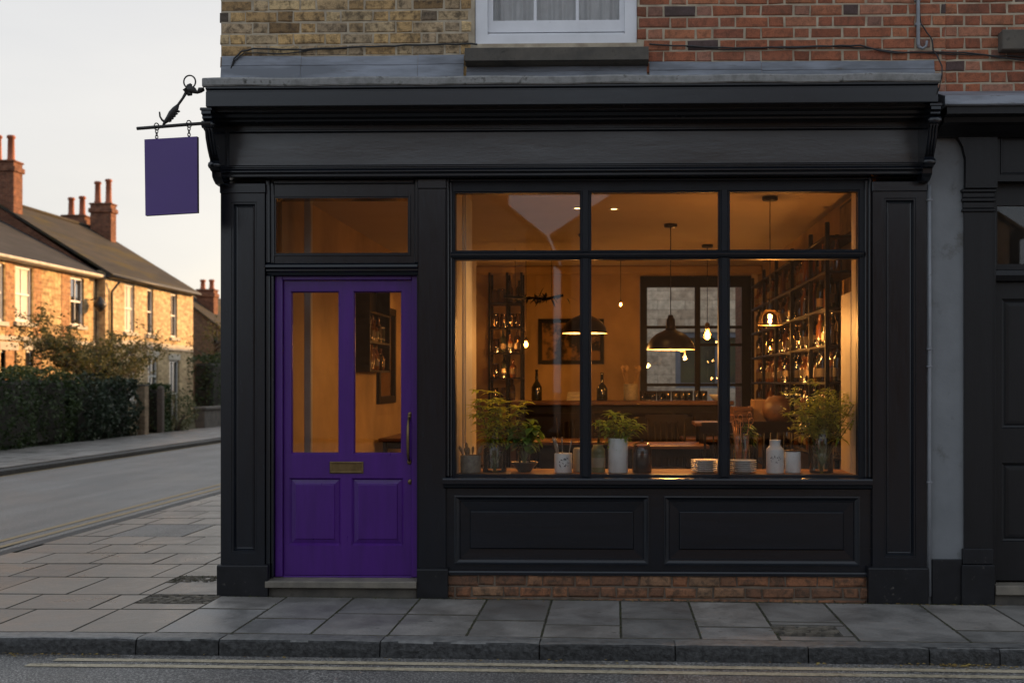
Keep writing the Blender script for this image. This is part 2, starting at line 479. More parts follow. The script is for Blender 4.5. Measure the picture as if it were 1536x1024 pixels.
def stem_pts(base, d, length, bend, rng, seg=6):
    d = Vector(d).normalized(); p = Vector(base); pts = [p.copy()]
    for i in range(seg):
        d = (d + Vector((rng.gauss(0, .05), rng.gauss(0, .05), 0)) + Vector((d.x, d.y, 0)) * bend / seg).normalized()
        p = p + d * length / seg; pts.append(p.copy())
    return pts

# ================================================================= THE SETTING
KY0, KY1 = -1.21, -1.365          # front kerb, back and front edge
RZ = -0.095                        # road level beside the front kerb
SX = -5.30                         # side street kerb, shop side
FX = -10.2                         # side street kerb, far side

g = MB(); g.add([(-220, -200, -.30), (220, -200, -.30), (220, 260, -.30), (-220, 260, -.30)], [(0, 1, 2, 3)])
g.build('ground', M('bare_earth', (.07, .055, .04), .95, var=.4, vs=2), kind='structure')

def road_sheet():
    mb = MB()
    xs = [-60, FX, SX - .15, -4.3, -2.74, 2, 6, 10, 60]
    for a, b in zip(xs, xs[1:]):
        mb.add([(x, y, RZ + gslope(x, y)) for x, y in ((a, -22), (b, -22), (b, KY1), (a, KY1))], [(0, 1, 2, 3)])
    mb.add([(x, y, zz0) for x, y, zz0 in ((SX - .15, KY1, RZ), (-3.9, KY1, RZ), (-3.9, .25, RZ + .03), (SX - .15, .25, RZ + .03))], [(0, 1, 2, 3)])
    ys = [KY1, 3, 3.01, 10, 40, 140]
    zz = lambda y: RZ + (.055 if y > 0 else .055 * (y - KY1) / -KY1)
    for a, b in zip(ys, ys[1:]):
        mb.add([(FX, a, zz(a)), (SX - .15, a, zz(a)), (SX - .15, b, zz(b)), (FX, b, zz(b))], [(0, 1, 2, 3)])
    return mb
road_sheet().build('road', m_asphalt, kind='structure')

# double yellow lines, front and side
ln = MB()
def strip_x(mb, x0, x1, y0, y1, dz):
    n = 24
    for i in range(n):
        a = x0 + (x1 - x0) * i / n; b = x0 + (x1 - x0) * (i + 1) / n
        mb.add([(x, y, RZ + gslope(x, y) + dz) for x, y in ((a, y0), (b, y0), (b, y1), (a, y1))], [(0, 1, 2, 3)])
strip_x(ln, -3.2, 14, -1.535, -1.470, .004)
strip_x(ln, -3.3, 14, -1.665, -1.600, .004)
ln.build('road_marking', m_line, kind='structure')
ln = MB()
for x in (-5.72, -5.93):
    ln.add([(x - .04, .3, RZ + .059), (x + .04, .3, RZ + .059), (x + .04, 60, RZ + .059), (x - .04, 60, RZ + .059)], [(0, 1, 2, 3)])
for x in (-10.0,):
    ln.add([(x - .04, 6, RZ + .059), (x + .04, 6, RZ + .059), (x + .04, 70, RZ + .059), (x - .04, 70, RZ + .059)], [(0, 1, 2, 3)])
ln.build('side_road_marking', m_line2, kind='structure')

# ---- kerbs, stone by stone
def kerb_stone(mb, a, b, y0, y1, zt, zb, rng):
    """a kerbstone along X with a worn, rounded front arris"""
    prof = [(y1, zt), (y0 + .030, zt + .002), (y0 + .012, zt - .003), (y0 + .003, zt - .012), (y0 - .003, zt - .05), (y0 - .008, zb)]
    n = 9; vs = []; fs = []; P = len(prof)
    for i in range(n + 1):
        t = i / n; x = a + (b - a) * t
        e = .006 if i in (0, n) else 0
        for j, (y, z) in enumerate(prof):
            k = rng.uniform(-.004, .004) if 0 < j else 0
            vs.append((x, y + k + (e if j else 0), z + gslope(x, -1.3) + rng.uniform(-.002, .002) - e))
    for i in range(n):
        for j in range(P - 1):
            fs.append((i * P + j, i * P + j + 1, (i + 1) * P + j + 1, (i + 1) * P + j))
    fs += [list(range(P)), list(range(n * P, n * P + P))[::-1]]
    mb.add(vs, fs, False)
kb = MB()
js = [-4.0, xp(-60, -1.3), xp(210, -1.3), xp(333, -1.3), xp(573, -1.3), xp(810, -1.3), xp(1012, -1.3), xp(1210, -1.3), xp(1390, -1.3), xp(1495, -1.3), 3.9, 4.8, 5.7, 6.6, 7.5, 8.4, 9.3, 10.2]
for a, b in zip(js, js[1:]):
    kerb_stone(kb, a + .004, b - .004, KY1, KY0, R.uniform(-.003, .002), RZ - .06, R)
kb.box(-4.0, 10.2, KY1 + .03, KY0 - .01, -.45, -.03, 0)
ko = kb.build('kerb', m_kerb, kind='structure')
ko.data.materials.append(M('worn_lit_kerb_top', (.15, .147, .14), .55, col2=(.08, .08, .078), vs=18, bs=.7, bscale=60, pos=(.35, .65), island=.2))  # top lighter than face: the face's shade is in the colours, plus road grime
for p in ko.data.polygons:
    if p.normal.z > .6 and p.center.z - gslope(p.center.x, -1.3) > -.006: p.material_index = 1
# corner and side street kerb (nearly flush with the road)
kb = MB()
cx, cy, rad = -4.0, KY0 + 1.3, 1.3
arc = [(cx - rad * math.sin(t), cy - rad * math.cos(t)) for t in [math.pi / 2 * i / 8 for i in range(9)]]
def kerb_seg(mb, p, q, w, zt, zb):
    d = Vector((q[0] - p[0], q[1] - p[1], 0)).normalized(); nn = Vector((d.y, -d.x, 0))
    P = [Vector((p[0], p[1], 0)) + d * .004, Vector((q[0], q[1], 0)) - d * .004]
    vs = []
    for a in P:
        for off, z in ((0, zt), (w * .85, zt), (w, zt - .02), (w, zb)): vs.append((a.x + nn.x * off, a.y + nn.y * off, z))
    mb.add(vs, [(0, 1, 5, 4), (1, 2, 6, 5), (2, 3, 7, 6), (0, 4, 7, 3), (0, 3, 2, 1), (4, 5, 6, 7)])
pts = [arc[8 - k] for k in range(9)]
for p, q in zip(pts, pts[1:]): kerb_seg(kb, p, q, .155, 0.0, -.3)
y = cy + .0
while y < 70:
    kerb_seg(kb, (SX, y + .9), (SX, y), .155, .0, -.3); y += .9
kb.build('side_kerb', m_kerb, kind='structure')
kb = MB()
y = -1.3
while y < 90:
    kerb_seg(kb, (FX, y), (FX, y + .9), .15, .06, -.3); y += .9
kb.build('far_kerb', m_kerb, kind='structure')

# ---- paving, slab by slab
def slab(mb, x0, x1, y0, y1, zt, rng, gap=.010, th=.05, tilt=.0012):
    x0 += gap * .25; x1 -= gap * .25; y0 += gap * .6; y1 -= gap * .6
    if x1 - x0 < .04 or y1 - y0 < .04: return
    ta, tb, tz = rng.uniform(-tilt, tilt), rng.uniform(-tilt, tilt), rng.uniform(-.001, .001)
    b = .004; gx_, gy_ = .002, .008
    vs = []
    for ix, iy, dz in ((0, 0, -th), (0, 0, -b), (b, b, 0), (b + gx_, b + gy_, 0)):
        for (x, y, sx, sy) in ((x0 + ix, y0 + iy, -1, -1), (x1 - ix, y0 + iy, 1, -1), (x1 - ix, y1 - iy, 1, 1), (x0 + ix, y1 - iy, -1, 1)):
            vs.append((x, y, zt + dz + tz + ta * sx + tb * sy + gslope(x, y)))
    fs = [(12, 13, 14, 15)]
    for l in (0, 4, 8):
        for i in range(4):
            j = (i + 1) % 4
            fs.append((l + i, l + j, l + 4 + j, l + 4 + i))
    mb.band += [len(mb.f) + q for q in range(5, 13)]
    mb.add(vs, fs)
pv = MB(); pw = MB()
cols = [xp(p) for p in (334, 433, 533, 632, 732, 828, 930, 1032, 1133, 1234, 1376, 1480)] + [3.05, 3.5, 4.0, 4.5, 5.0, 5.5, 6, 6.5, 7, 7.5, 8, 8.5, 9, 9.5, 10.2]
def ypx(py, px): # distance of a pavement point from its row
    u = (px - 875) / FPX
    return 1.493 * FPX / (py - 574) * (math.cos(TH) + u * math.sin(TH)) - 8
cross = [912, 926, 918, 919, 927, 933, 923, 934, 926, None, 937, 930]
PATCH = (xp(1150, -.85), xp(1253, -.85), -1.08, -.78)
for k, (a, b) in enumerate(zip(cols, cols[1:])):
    c = ypx(cross[k], (334 + k * 100)) if k < len(cross) and cross[k] else (R.uniform(-.75, -.4) if k >= len(cross) else None)
    if k == 8: # the column with the broken slab
        slab(pv, a, b, c, -.03, 0, R); slab(pv, a, b, PATCH[3], c, 0, R); slab(pv, a, b, KY0 + .003, PATCH[2], 0, R)
        slab(pv, a, PATCH[0], PATCH[2], PATCH[3], 0, R)
        if PATCH[1] < b: slab(pv, PATCH[1], b, PATCH[2], PATCH[3], 0, R)
    elif c: slab(pv, a, b, c, -.03, 0, R); slab(pv, a, b, KY0 + .003, c, 0, R)
    else: slab(pv, a, b, KY0 + .003, -.03, 0, R)
pv.build('pavement', m_slab, kind='structure')
rows = [KY0 + .003, ypx(913, 150), ypx(891, 150), ypx(865, 170), ypx(845, 180), ypx(829, 180), ypx(816, 180), ypx(804, 200), ypx(786, 230)]
while rows[-1] < 60: rows.append(rows[-1] + R.choice((.55, .6, .68)))
RUB = [(xp(222, -.06), xp(331, -.06), -.30, .02), (xp(258, .62), xp(326, .62), .50, .78)]
DPATCH = (xp(186, 3.4), xp(292, 3.4), rows[7], rows[8])
for k, (a, b) in enumerate(zip(rows, rows[1:])):
    xr = cols[0] if b < .01 else -2.775
    xl = -5.3
    if a < cy: xl = -4.0 - math.sqrt(max(.05, rad ** 2 - (cy - max(a, KY0 + .02)) ** 2)) + .02
    x = xr - R.uniform(.2, .75); hi = xr
    while hi > xl:
        lo = max(xl, x)
        if hi - lo > .05:
            cuts = [r for r in RUB + [DPATCH] if r[0] < hi - .02 and r[1] > lo + .02 and r[2] < b - .01 and r[3] > a + .01]
            if not cuts: slab(pw, lo, hi, a, b, 0, R)
            else:
                r = cuts[0]
                slab(pw, lo, min(hi, r[0]), a, b, 0, R); slab(pw, max(lo, r[1]), hi, a, b, 0, R)
                m0, m1 = max(lo, r[0]), min(hi, r[1])
                slab(pw, m0, m1, a, min(b, r[2]), 0, R); slab(pw, m0, m1, max(a, r[3]), b, 0, R)
        hi = lo; x -= R.uniform(.42, .66)
        if k > 22: x -= .4
pw.build('side_pavement', m_slabw, kind='structure')
jt = MB()
for a, b in zip([-2.74, 0, 2, 4, 6, 8], [0, 2, 4, 6, 8, 10.2]):
    jt.add([(x, y, -.008 + gslope(x, y)) for x, y in ((a, KY0 - .005), (b, KY0 - .005), (b, .1), (a, .1))], [(0, 1, 2, 3)])
jt.add([(x, y, -.008) for x, y in [(-2.74, .1), (-2.74, 62), (SX, 62), (SX, cy + .01)]], [list(range(4))])
jt.add([(-4.0, cy + .01, -.008), (-2.74, cy + .01, -.008), (-2.74, KY0, -.008), (-4.0, KY0, -.008)], [(0, 1, 2, 3)])
jt.add([(-4.0, cy + .01, -.0085)] + [(p[0], p[1], -.0085) for p in arc] + [(SX, cy + .01, -.0085)], [list(range(11))])
jt.build('paving_bed', m_joint, kind='structure')

# rubble where slabs are broken out, and the asphalt patch
def rubble(x0, x1, y0, y1, n, name, label, zt=.002):
    mb = MB(); rr = random.Random(n)
    z0 = gslope((x0 + x1) / 2, y0)
    mb.add([(x0, y0, -.010 + z0), (x1, y0, -.010 + z0), (x1, y1, -.010 + z0), (x0, y1, -.010 + z0)], [(0, 1, 2, 3)])
    for i in range(n):
        x, y = rr.uniform(x0 + .02, x1 - .02), rr.uniform(y0 + .02, y1 - .02); s = rr.uniform(.018, .05)
        k = rr.randint(5, 7); a0 = rr.uniform(0, 6)
        h = rr.uniform(.0, .012)
        ring = [(x + s * rr.uniform(.7, 1.1) * math.cos(a0 + 6.283 * j / k), y + .6 * s * rr.uniform(.7, 1.1) * math.sin(a0 + 6.283 * j / k)) for j in range(k)]
        vs = [(px, py, -.02 + z0) for px, py in ring] + [(x + (px - x) * .75, y + (py - y) * .75, h - .004 + z0) for px, py in ring]
        mb.add(vs, [(j, (j + 1) % k, k + (j + 1) % k, k + j) for j in range(k)] + [list(range(k, 2 * k))])
    mb.build(name, m_rub, kind='structure')
m_rub = M('broken_slab_mortar', (.15, .13, .10), .9, col2=(.06, .05, .04), vs=9, bs=.8, bscale=60, island=.3)
rubble(*RUB[0], 150, 'broken_paving', 0); rubble(*RUB[1], 90, 'broken_paving', 0); rubble(*PATCH, 70, 'broken_paving', 0)
dp = MB().box(DPATCH[0] + .004, DPATCH[1] - .004, DPATCH[2] + .004, DPATCH[3] - .004, -.06, -.001, .002)
dp.build('asphalt_patch', m_asphalt, kind='structure')

# far pavement and front gardens
fp = MB(); y = -1.25
while y < 90:
    x = FX - .15; st = R.choice((.6, .75))
    while x > -13.0:
        w = R.uniform(.55, .9); slab(fp, max(-13.0, x - w), x, y, y + st, .06, R); x -= w
    y += st
fp.build('far_pavement', slab_mat('far_paving', [(0, (.15, .14, .13)), (1, (.22, .205, .19))]), kind='structure')
gd = MB(); gd.add([(-60, -1.3, .045), (FX - .14, -1.3, .045), (FX - .14, 95, .045), (-60, 95, .045)], [(0, 1, 2, 3)])
gd.build('front_garden', M('garden_soil', (.06, .055, .03), .95, col2=(.03, .045, .015), vs=3, bs=.6), kind='structure')

# ---- dead leaves and grit along the gutter, weeds in the joints
m_leaf = leafmat('dead_leaves', (.16, .09, .03), (.34, .25, .06), .1, .7)
lv = MB(); rr = random.Random(21)
for i in range(330):
    x = rr.choice((rr.uniform(-4, 4), rr.gauss(1.95, .12), rr.gauss(2.6, .8), rr.gauss(-3.4, .3)))
    y = KY1 - .012 - abs(rr.gauss(0, .035)); s = rr.uniform(.004, .016)
    a = rr.uniform(0, 6.3); z = RZ + gslope(x, y) + .004 + rr.uniform(0, .008)
    d = Vector((math.cos(a), math.sin(a), 0)) * s; e = Vector((-math.sin(a), math.cos(a), .3)) * s * .6
    c = Vector((x, y, z))
    lv.add([c - d, c - e + Vector((0, 0, .002)), c + d, c + e], [(0, 1, 2, 3)])
for i in range(160):
    x = rr.uniform(1.85, 2.7) if i % 2 else rr.uniform(-1.2, 1.8); y = -.05 - abs(rr.gauss(0, .02)); s = rr.uniform(.003, .009)
    a = rr.uniform(0, 6.3); z = gslope(x, y) + .005
    d = Vector((math.cos(a), math.sin(a), 0)) * s; e = Vector((-math.sin(a), math.cos(a), .3)) * s * .6
    c = Vector((x, y, z)); lv.add([c - d, c - e, c + d, c + e], [(0, 1, 2, 3)])
lv.build('dead_leaves', m_leaf, kind='stuff')
ms = MB(); rr = random.Random(5)
m_moss = leafmat('joint_moss', (.03, .04, .01), (.08, .085, .03), .1, .9)
pts = []
for c in cols[1:11]:
    for i in range(90):
        pts.append((c + rr.gauss(0, .006), rr.uniform(KY0, -.04), .0 + gslope(c, 0)))
for i in range(700):
    x = rr.uniform(-2.7, 2.6); pts.append((x, -.045 + rr.gauss(0, .012), gslope(x, 0) + .003))
for i in range(160): pts.append((rr.uniform(RUB[1][0], RUB[1][1]), rr.uniform(RUB[1][2], RUB[1][3]), .008))
leaf_cloud(ms, pts, .011, rr)
ms.build('joint_moss', m_moss, kind='stuff')

# ================================================================= FAR SIDE OF THE SIDE STREET
m_hb1 = brick_tex('house_yellow_brick', (.56, .40, .19), (.29, .18, .08), (.40, .30, .19), bw=.26, rh=.10, dirty=(.16, .085, .04), amt=.6)
m_hb2 = brick_tex('house_buff_brick', (.60, .46, .26), (.37, .26, .14), (.44, .35, .24), bw=.26, rh=.10, dirty=(.18, .11, .055), amt=.6)
m_hred = brick_tex('house_red_brick', (.19, .075, .04), (.13, .05, .03), (.17, .12, .08), dirty=(.06, .035, .025))
m_slate = M('mossy_roof_slate', (.052, .044, .034), .9, col2=(.024, .023, .021), vs=2.2, bs=.6, bscale=10, stretch=(1, .25, 1), spec=.2, dirt=((.06, .046, .014), 1.3, .50))
m_slate2 = M('grey_roof_slate', (.045, .042, .04), .85, spec=.2, col2=(.022, .022, .022), vs=2, bs=.5, bscale=10, stretch=(1, .25, 1))
m_stone = M('pale_house_stone', (.42, .38, .31), .85, var=.2, vs=3, bs=.2)
m_pot = M('terracotta_pot', (.28, .085, .04), .8, var=.25, vs=4)
m_hpane = M('dim_house_pane', (.02, .02, .022), .05, spec=1.0, var=0, rv=0)
m_hwin = M('cream_house_sash', (.62, .60, .56), .5, var=.06)
m_gutter = M('black_gutter', (.02, .02, .02), .5)

def house(name, label, X, Y0, Y1, eave, ridge, run, wall_mat, roof_mat, wins, depth=8.0, group='brick houses across the side street', back=True):
    h = thing(name, label, 'house', (X, (Y0 + Y1) / 2, 0.0), group)
    w = MB()
    # front wall facing +X, with openings; plate() faces -Y, so lay it out along Y and turn it
    t = MB().plate(Y0, Y1, -.1, eave, 0, .3, [(a, b, c, d) for (a, b, c, d, *_ ) in wins])
    w.add([(X - v[1], v[0], v[2]) for v in t.v], t.f)
    xb = X - depth
    for yy, s in ((Y0, 1), (Y1, -1)):
        if s > 0: gw = MB()
        pr = [(X - .31, -.1), (X - .31, eave - .05), (X - run, ridge - .08), (xb + .05, eave - .05), (xb + .05, -.1)]
        (gw if s > 0 else w).ext_y(pr, yy + (.003 if s > 0 else -.303), yy + (.303 if s > 0 else -.003))
    w.box(xb, xb + .05, Y0 + .3, Y1 - .3, -.1, eave, 0)
    w.build('wall', wall_mat, h); gw.build('gable_wall', m_hred, h)
    r = MB(); th = .10; ov = .28
    k = (ridge - eave) / run
    fr = [(X + ov, eave - k * ov + .04), (X - run, ridge + .04), (X - run, ridge + .04 - th), (X + ov, eave - k * ov + .04 - th)]
    r.ext_y(fr, Y0 - .06, Y1 + .06)
    k2 = (ridge - eave) / (depth - run)
    fr = [(X - run, ridge + .04), (xb - ov, eave - k2 * ov + .04), (xb - ov, eave - k2 * ov + .04 - th), (X - run, ridge + .04 - th)]
    r.ext_y(fr, Y0 - .06, Y1 + .06)
    r.box(X - run - .1, X - run + .1, Y0 - .06, Y1 + .06, ridge + .0, ridge + .11, .03)
    r.build('roof', roof_mat, h)
    for (a, b, c, d, kind) in wins:
        f = MB()
        tmp = MB().rings(a, b, c, d, [(0, .09), (.0, .07), (.07, .07), (.07, .11)], cap=False)
        f.add([(X - v[1], v[0], v[2]) for v in tmp.v], tmp.f)
        mid = (c + d) / 2
        f.box(X - .115, X - .07, a + .05, b - .05, mid - .03, mid + .03, .004)
        if b - a > .6: f.box(X - .11, X - .085, (a + b) / 2 - .015, (a + b) / 2 + .015, c + .05, d - .05, .003)
        fo = f.build('window' if kind != 'door' else 'door', m_hwin, h)
        p = MB().box(X - .125, X - .112, a + .06, b - .06, c + .06, d - .06, 0)
        p.build('pane', m_hpane if kind != 'curtain' else m_hskypane, fo)  # 'curtain' here means a pane painted bright like reflected sky
        s = MB().box(X - .05, X + .09, a - .1, b + .1, c - .13, c - .001, .01)
        s.build('sill', m_stone, fo)
        if d + .24 < eave - .32:
            MB().box(X - .05, X + .022, a - .08, b + .08, d + .001, d + .24, .006).build('lintel', m_stone, h)
    gt = MB().tube([(X + .30, Y0, eave - k * ov - .02), (X + .30, Y1, eave - k * ov - .02)], .055)
    gt.box(X - .0, X + .26, Y0, Y1, eave - .24, eave - .10, .01)
    gt.build('gutter', m_gutter if name == 'terraced_house' else m_stone, h)
    return h
def chimney(h, x, y, z0, z1, sx, sy, pots):
    c = MB().box(x - sx / 2, x + sx / 2, y - sy / 2, y + sy / 2, z0, z1, .01)
    c.box(x - sx / 2 - .06, x + sx / 2 + .06, y - sy / 2 - .06, y + sy / 2 + .06, z1 - .32, z1 - .14, .02)
    c.box(x - sx / 2 - .04, x + sx / 2 + .04, y - sy / 2 - .04, y + sy / 2 + .04, z1 + .001, z1 + .07, .02)
    o = c.build('chimney', m_hred, h)
    for (px, py, hh) in pots:
        MB().lathe([(.13, 0), (.15, .05), (.12, .1), (.105, hh - .12), (.14, hh - .1), (.14, hh - .03), (.11, hh), (.085, hh), (.085, hh - .2)], (px, py, z1 + .06), 12).build('chimney_pot', m_pot, o)
m_hskypane = M('sky_bright_house_pane', (.55, .50, .42), .7, var=.1)  # bright sky reflection put into the pane colour

X1, X2 = -17.5, -17.2
def win(X, pl, pr, pt, pb, kind='sash'):
    a, b = yon(pl, X), yon(pr, X); pm = (pl + pr) / 2
    return (a, b, zon(pm, pb, X), min(zon(pm, pt, X), 4.98), kind)
h1 = house('yellow_brick_house', 'yellow brick house with grey slate roof, pale sashes and the tall chimney beside its roof', X1, 17.0, 30.3, 5.25, 7.35, 4.0, m_hb1, m_slate2,
           [win(X1, -52, -26, 392, 480), win(X1, -22, 7, 393, 481, 'curtain'), win(X1, 23, 49, 400, 483, 'curtain'), win(X1, 106, 126, 416, 488), win(X1, -40, -16, 525, 600), win(X1, 1, 25, 525, 590), win(X1, 38, 61, 525, 590)])
# red brick piers and stone band on the near house
d = MB()
for p0, p1 in ((8, 21), (50, 62), (92, 104)):
    a, b = yon(p0, X1), yon(p1, X1); d.box(X1 - .02, X1 + .012, a, b, .3, 5.0, .004)
d.build('brick_pier', brick_tex('orange_pier_brick', (.40, .22, .10), (.26, .13, .06), (.34, .24, .15), bw=.26, rh=.10), h1)
MB().box(X1 - .02, X1 + .05, 17.2, 30.2, 2.72, 2.86, .01).build('stone_band', m_stone, h1)
X2N = yon(158, X2)
h2 = house('terraced_house', 'buff brick house with mossy roof, black drainpipe and pale door, end one before the trees', X2, X2N, 38.5, 5.3, 7.75, 4.0, m_hb2, m_slate,
           [win(X2, 187, 202, 420, 498, 'curtain'), win(X2, 221, 230, 428, 502), win(X2, 256, 266, 440, 506), win(X2, 192, 204, 520, 600), win(X2, 222, 237, 536, 592), win(X2, 254, 269, 540, 640, 'door')])
chimney(h2, -20.85, X2N + .35, 6.6, 9.0, .95, .6, [(-21.05, X2N + .3, .9), (-20.62, X2N + .35, .9)])
chimney(h1, -20.9, 25.6, 6.4, 8.05, .8, .7, [(-20.9, 25.6, .6)])
chimney(h2, -20.6, 37.8, 6.6, 8.65, .85, .5, [(-20.8, 37.75, .9), (-20.38, 37.8, 1.0)])
chimney(h2, -21.8, 38.0, 6.4, 8.2, .9, .6, [(-22.0, 38, .75), (-21.55, 38, .8)])
MB().tube([(X2 + .34, X2N + .35, 4.95), (X2 + .07, X2N + .35, 4.6), (X2 + .07, X2N + .35, .05)], .045).build('drainpipe', m_gutter, h2)
MB().box(X2 - .02, X2 + .045, X2N + .3, 38.4, 2.75, 2.98, .01).build('stone_band', m_stone, h2)
# wall lantern on the return wall
wl = MB().lathe([(.02, .3), (.05, .28), (.2, .08), (.22, .0), (.14, -.12), (.05, -.2), (0, -.22)], (X1 + .36, yon(134, X1), zon(134, 458, X1)), 12)
wl.tube([(X1 + .03, yon(134, X1), zon(134, 450, X1)), (X1 + .36, yon(134, X1), zon(134, 450, X1) + .1)], .02)
wl.build('wall_lantern', m_gutter, h1)
# small aerial on the end house
ae = MB().tube([(-20.0, 40.0, 6.8), (-20.0, 40.0, 8.2)], .02)
aY = 39.9; ax = X2 - .2
# house farther off, gable towards us
def gable_house(name, label, x0, x1, y0, y1, eave, ridge, wm, rm, holes=(), cat='house', group=None):
    h = thing(name, label, cat, ((x0 + x1) / 2, y0, 0), group)
    xm = (x0 + x1) / 2
    w = MB().plate(x0, x1, -.1, eave, y0, y0 + .3, [q[:4] for q in holes])
    w.ext_y([(x0, eave + .0005), (x1, eave + .0005), (xm, ridge)], y0 + .0, y0 + .3)
    w.box(x0, x0 + .3, y0 + .301, y1, -.1, eave, 0); w.box(x1 - .3, x1, y0 + .301, y1, -.1, eave, 0)
    if y0 < -10:
        w.box(x0, x1, y1 - .3, y1, -.1, eave, 0); w.ext_y([(x0, eave + .0005), (x1, eave + .0005), (xm, ridge)], y1 - .3, y1)
    w.build('wall', wm, h)
    k = (ridge - eave) / (xm - x0); r = MB()
    for s, xe in ((-1, x0), (1, x1)):
        r.ext_y([(xm, ridge + .12), (xm, ridge + .02), (xe + s * .3, eave - k * .3 + .02), (xe + s * .3, eave - k * .3 + .12)], y0 - .15, y1 + .1)
    r.build('roof', rm, h)
    for a, b, c, d in holes:
        f = MB().rings(a, b, c, d, [(0, y0 + .1), (0, y0 + .08), (.07, y0 + .08), (.07, y0 + .13)], cap=False)
        f.box(a + .05, b - .05, y0 + .085, y0 + .12, (c + d) / 2 - .03, (c + d) / 2 + .03, .003)
        fo = f.build('window', m_hwin, h)
        MB().box(a + .06, b - .06, y0 + .13, y0 + .145, c + .06, d - .06, 0).build('pane', m_hpane, fo)
    return h
m_hdim = brick_tex('dim_brown_brick', (.16, .10, .06), (.11, .07, .045), (.14, .11, .08))
h3 = gable_house('gabled_house', 'dim brown gabled house beyond the hedges with a chimney low on its roof', -25.4, -16.8, 46.0, 58.0, 2.67, 5.9, m_hdim, m_slate, [(-18.4, -17.5, 1.0, 2.2)])
cxx = W(311, 460, 48.0)
chimney(h3, cxx[0], 48.0, 3.8, cxx[1] + .78, .85, .6, [(cxx[0] - .22, 48, .5), (cxx[0] + .22, 48, .5)])
# ---- hedges, shrubs, walls
m_hedge = leafmat('hedge_leaves', (.018, .032, .012), (.055, .085, .025), .25, .5)
m_ivy = leafmat('ivy_leaves', (.014, .026, .014), (.045, .065, .035), .2, .35)
m_hcore = M('hedge_twigs', (.018, .016, .010), .95, var=.3, vs=12)
m_shrub = leafmat('pale_shrub_leaves', (.08, .09, .04), (.17, .17, .08), .3, .6)
m_dry = leafmat('sparse_autumn_leaves', (.03, .042, .012), (.12, .11, .035), .3, .6)
m_bark = M('grey_bark', (.09, .07, .055), .9, var=.35, vs=14, bs=.6)
def hedge(name, label, x0, x1, y0, y1, h, n, size, mat, seed, wob=.14, group=None, cat='hedge'):
    rr = random.Random(seed); t = thing(name, label, cat, ((x0 + x1) / 2, (y0 + y1) / 2, .03), group)
    core = MB(); s = .16
    core.box(x0 + s, x1 - s, y0 + s, y1 - s, .03, h - s, .1); core.build('stem', m_hcore, t)
    pts = []
    while len(pts) < n:
        f = rr.random()
        if f < .46: p = [x1, rr.uniform(y0, y1), rr.uniform(.05, h)]
        elif f < .80: p = [rr.uniform(x0, x1), rr.uniform(y0, y1), h]
        else: p = [rr.uniform(x0, x1), rr.choice((y0, y1)), rr.uniform(.05, h)]
        k = noise.noise(Vector((p[0] * .9, p[1] * .9, p[2] * 1.1 + seed))) * wob + noise.noise(Vector((p[0] * 3, p[1] * 3, p[2] * 3 + seed))) * wob * .5 - abs(rr.gauss(0, .05))
        dx = 1 if p[0] == x1 else 0; dz = 1 if p[2] == h else 0; dy = 0 if (dx or dz) else (1 if p[1] == y1 else -1)
        bulge = (math.sin(math.pi * min(1, p[2] / h)) * .08) if dx else 0
        pts.append((p[0] + dx * (k + bulge), p[1] + dy * k, max(.05, p[2] + dz * k)))
    leaf_cloud(MB0 := MB(), pts, size, rr, .6)
    MB0.build('leaves', mat, t)
    return t
hedge('clipped_hedge', 'long dark green hedge on the left before the yellow brick house', -14.3, -13.05, 12.5, yon(118, -13), 1.72, 11000, .08, m_hedge, 3, .34)
hedge('ivy_hedge', 'glossy dark ivy hedge between the long hedge and the brick gatepost', -14.2, -13.0, yon(118, -13) + .05, yon(207, -13), 1.55, 6500, .10, m_ivy, 8, .34)
m_hdim2 = brick_tex('gatepost_brick', (.26, .19, .12), (.19, .13, .08), (.22, .18, .13))
gp = thing('gatepost', 'brick gatepost with stone cap at the end of the ivy hedge', 'gatepost', (-13.1, yon(214, -13.1), .05))
yy = yon(214, -13.1)
MB().box(-13.22, -12.98, yy - .13, yy + .13, .03, 1.40, .01).build('post', m_hdim2, gp)
MB().box(-13.24, -12.96, yy - .15, yy + .15, 1.402, 1.45, .02).build('cap', m_sill, gp)
yy = yon(241, -13.1)
gp = thing('slim_gatepost', 'slim dark timber gatepost across the gap from the brick one', 'gatepost', (-13.1, yy, .05))
MB().box(-13.18, -13.02, yy - .08, yy + .08, .03, 1.32, .01).build('post', m_bark, gp)
MB().lathe([(.10, 0), (.09, .04), (.03, .10), (0, .12)], (-13.1, yy, 1.322), 10).build('cap', m_bark, gp)
hedge('low_hedge', 'low dark hedge just beyond the slim timber gatepost', -14.0, -13.1, yon(246, -13), yon(262, -13), 1.45, 1800, .085, m_hedge, 14)
hedge('tall_hedge', 'tall dark evergreen hedge next to the pilaster of the shop', -15.0, -14.0, 32.0, 40.0, 2.35, 5500, .10, m_hedge, 17, .35)
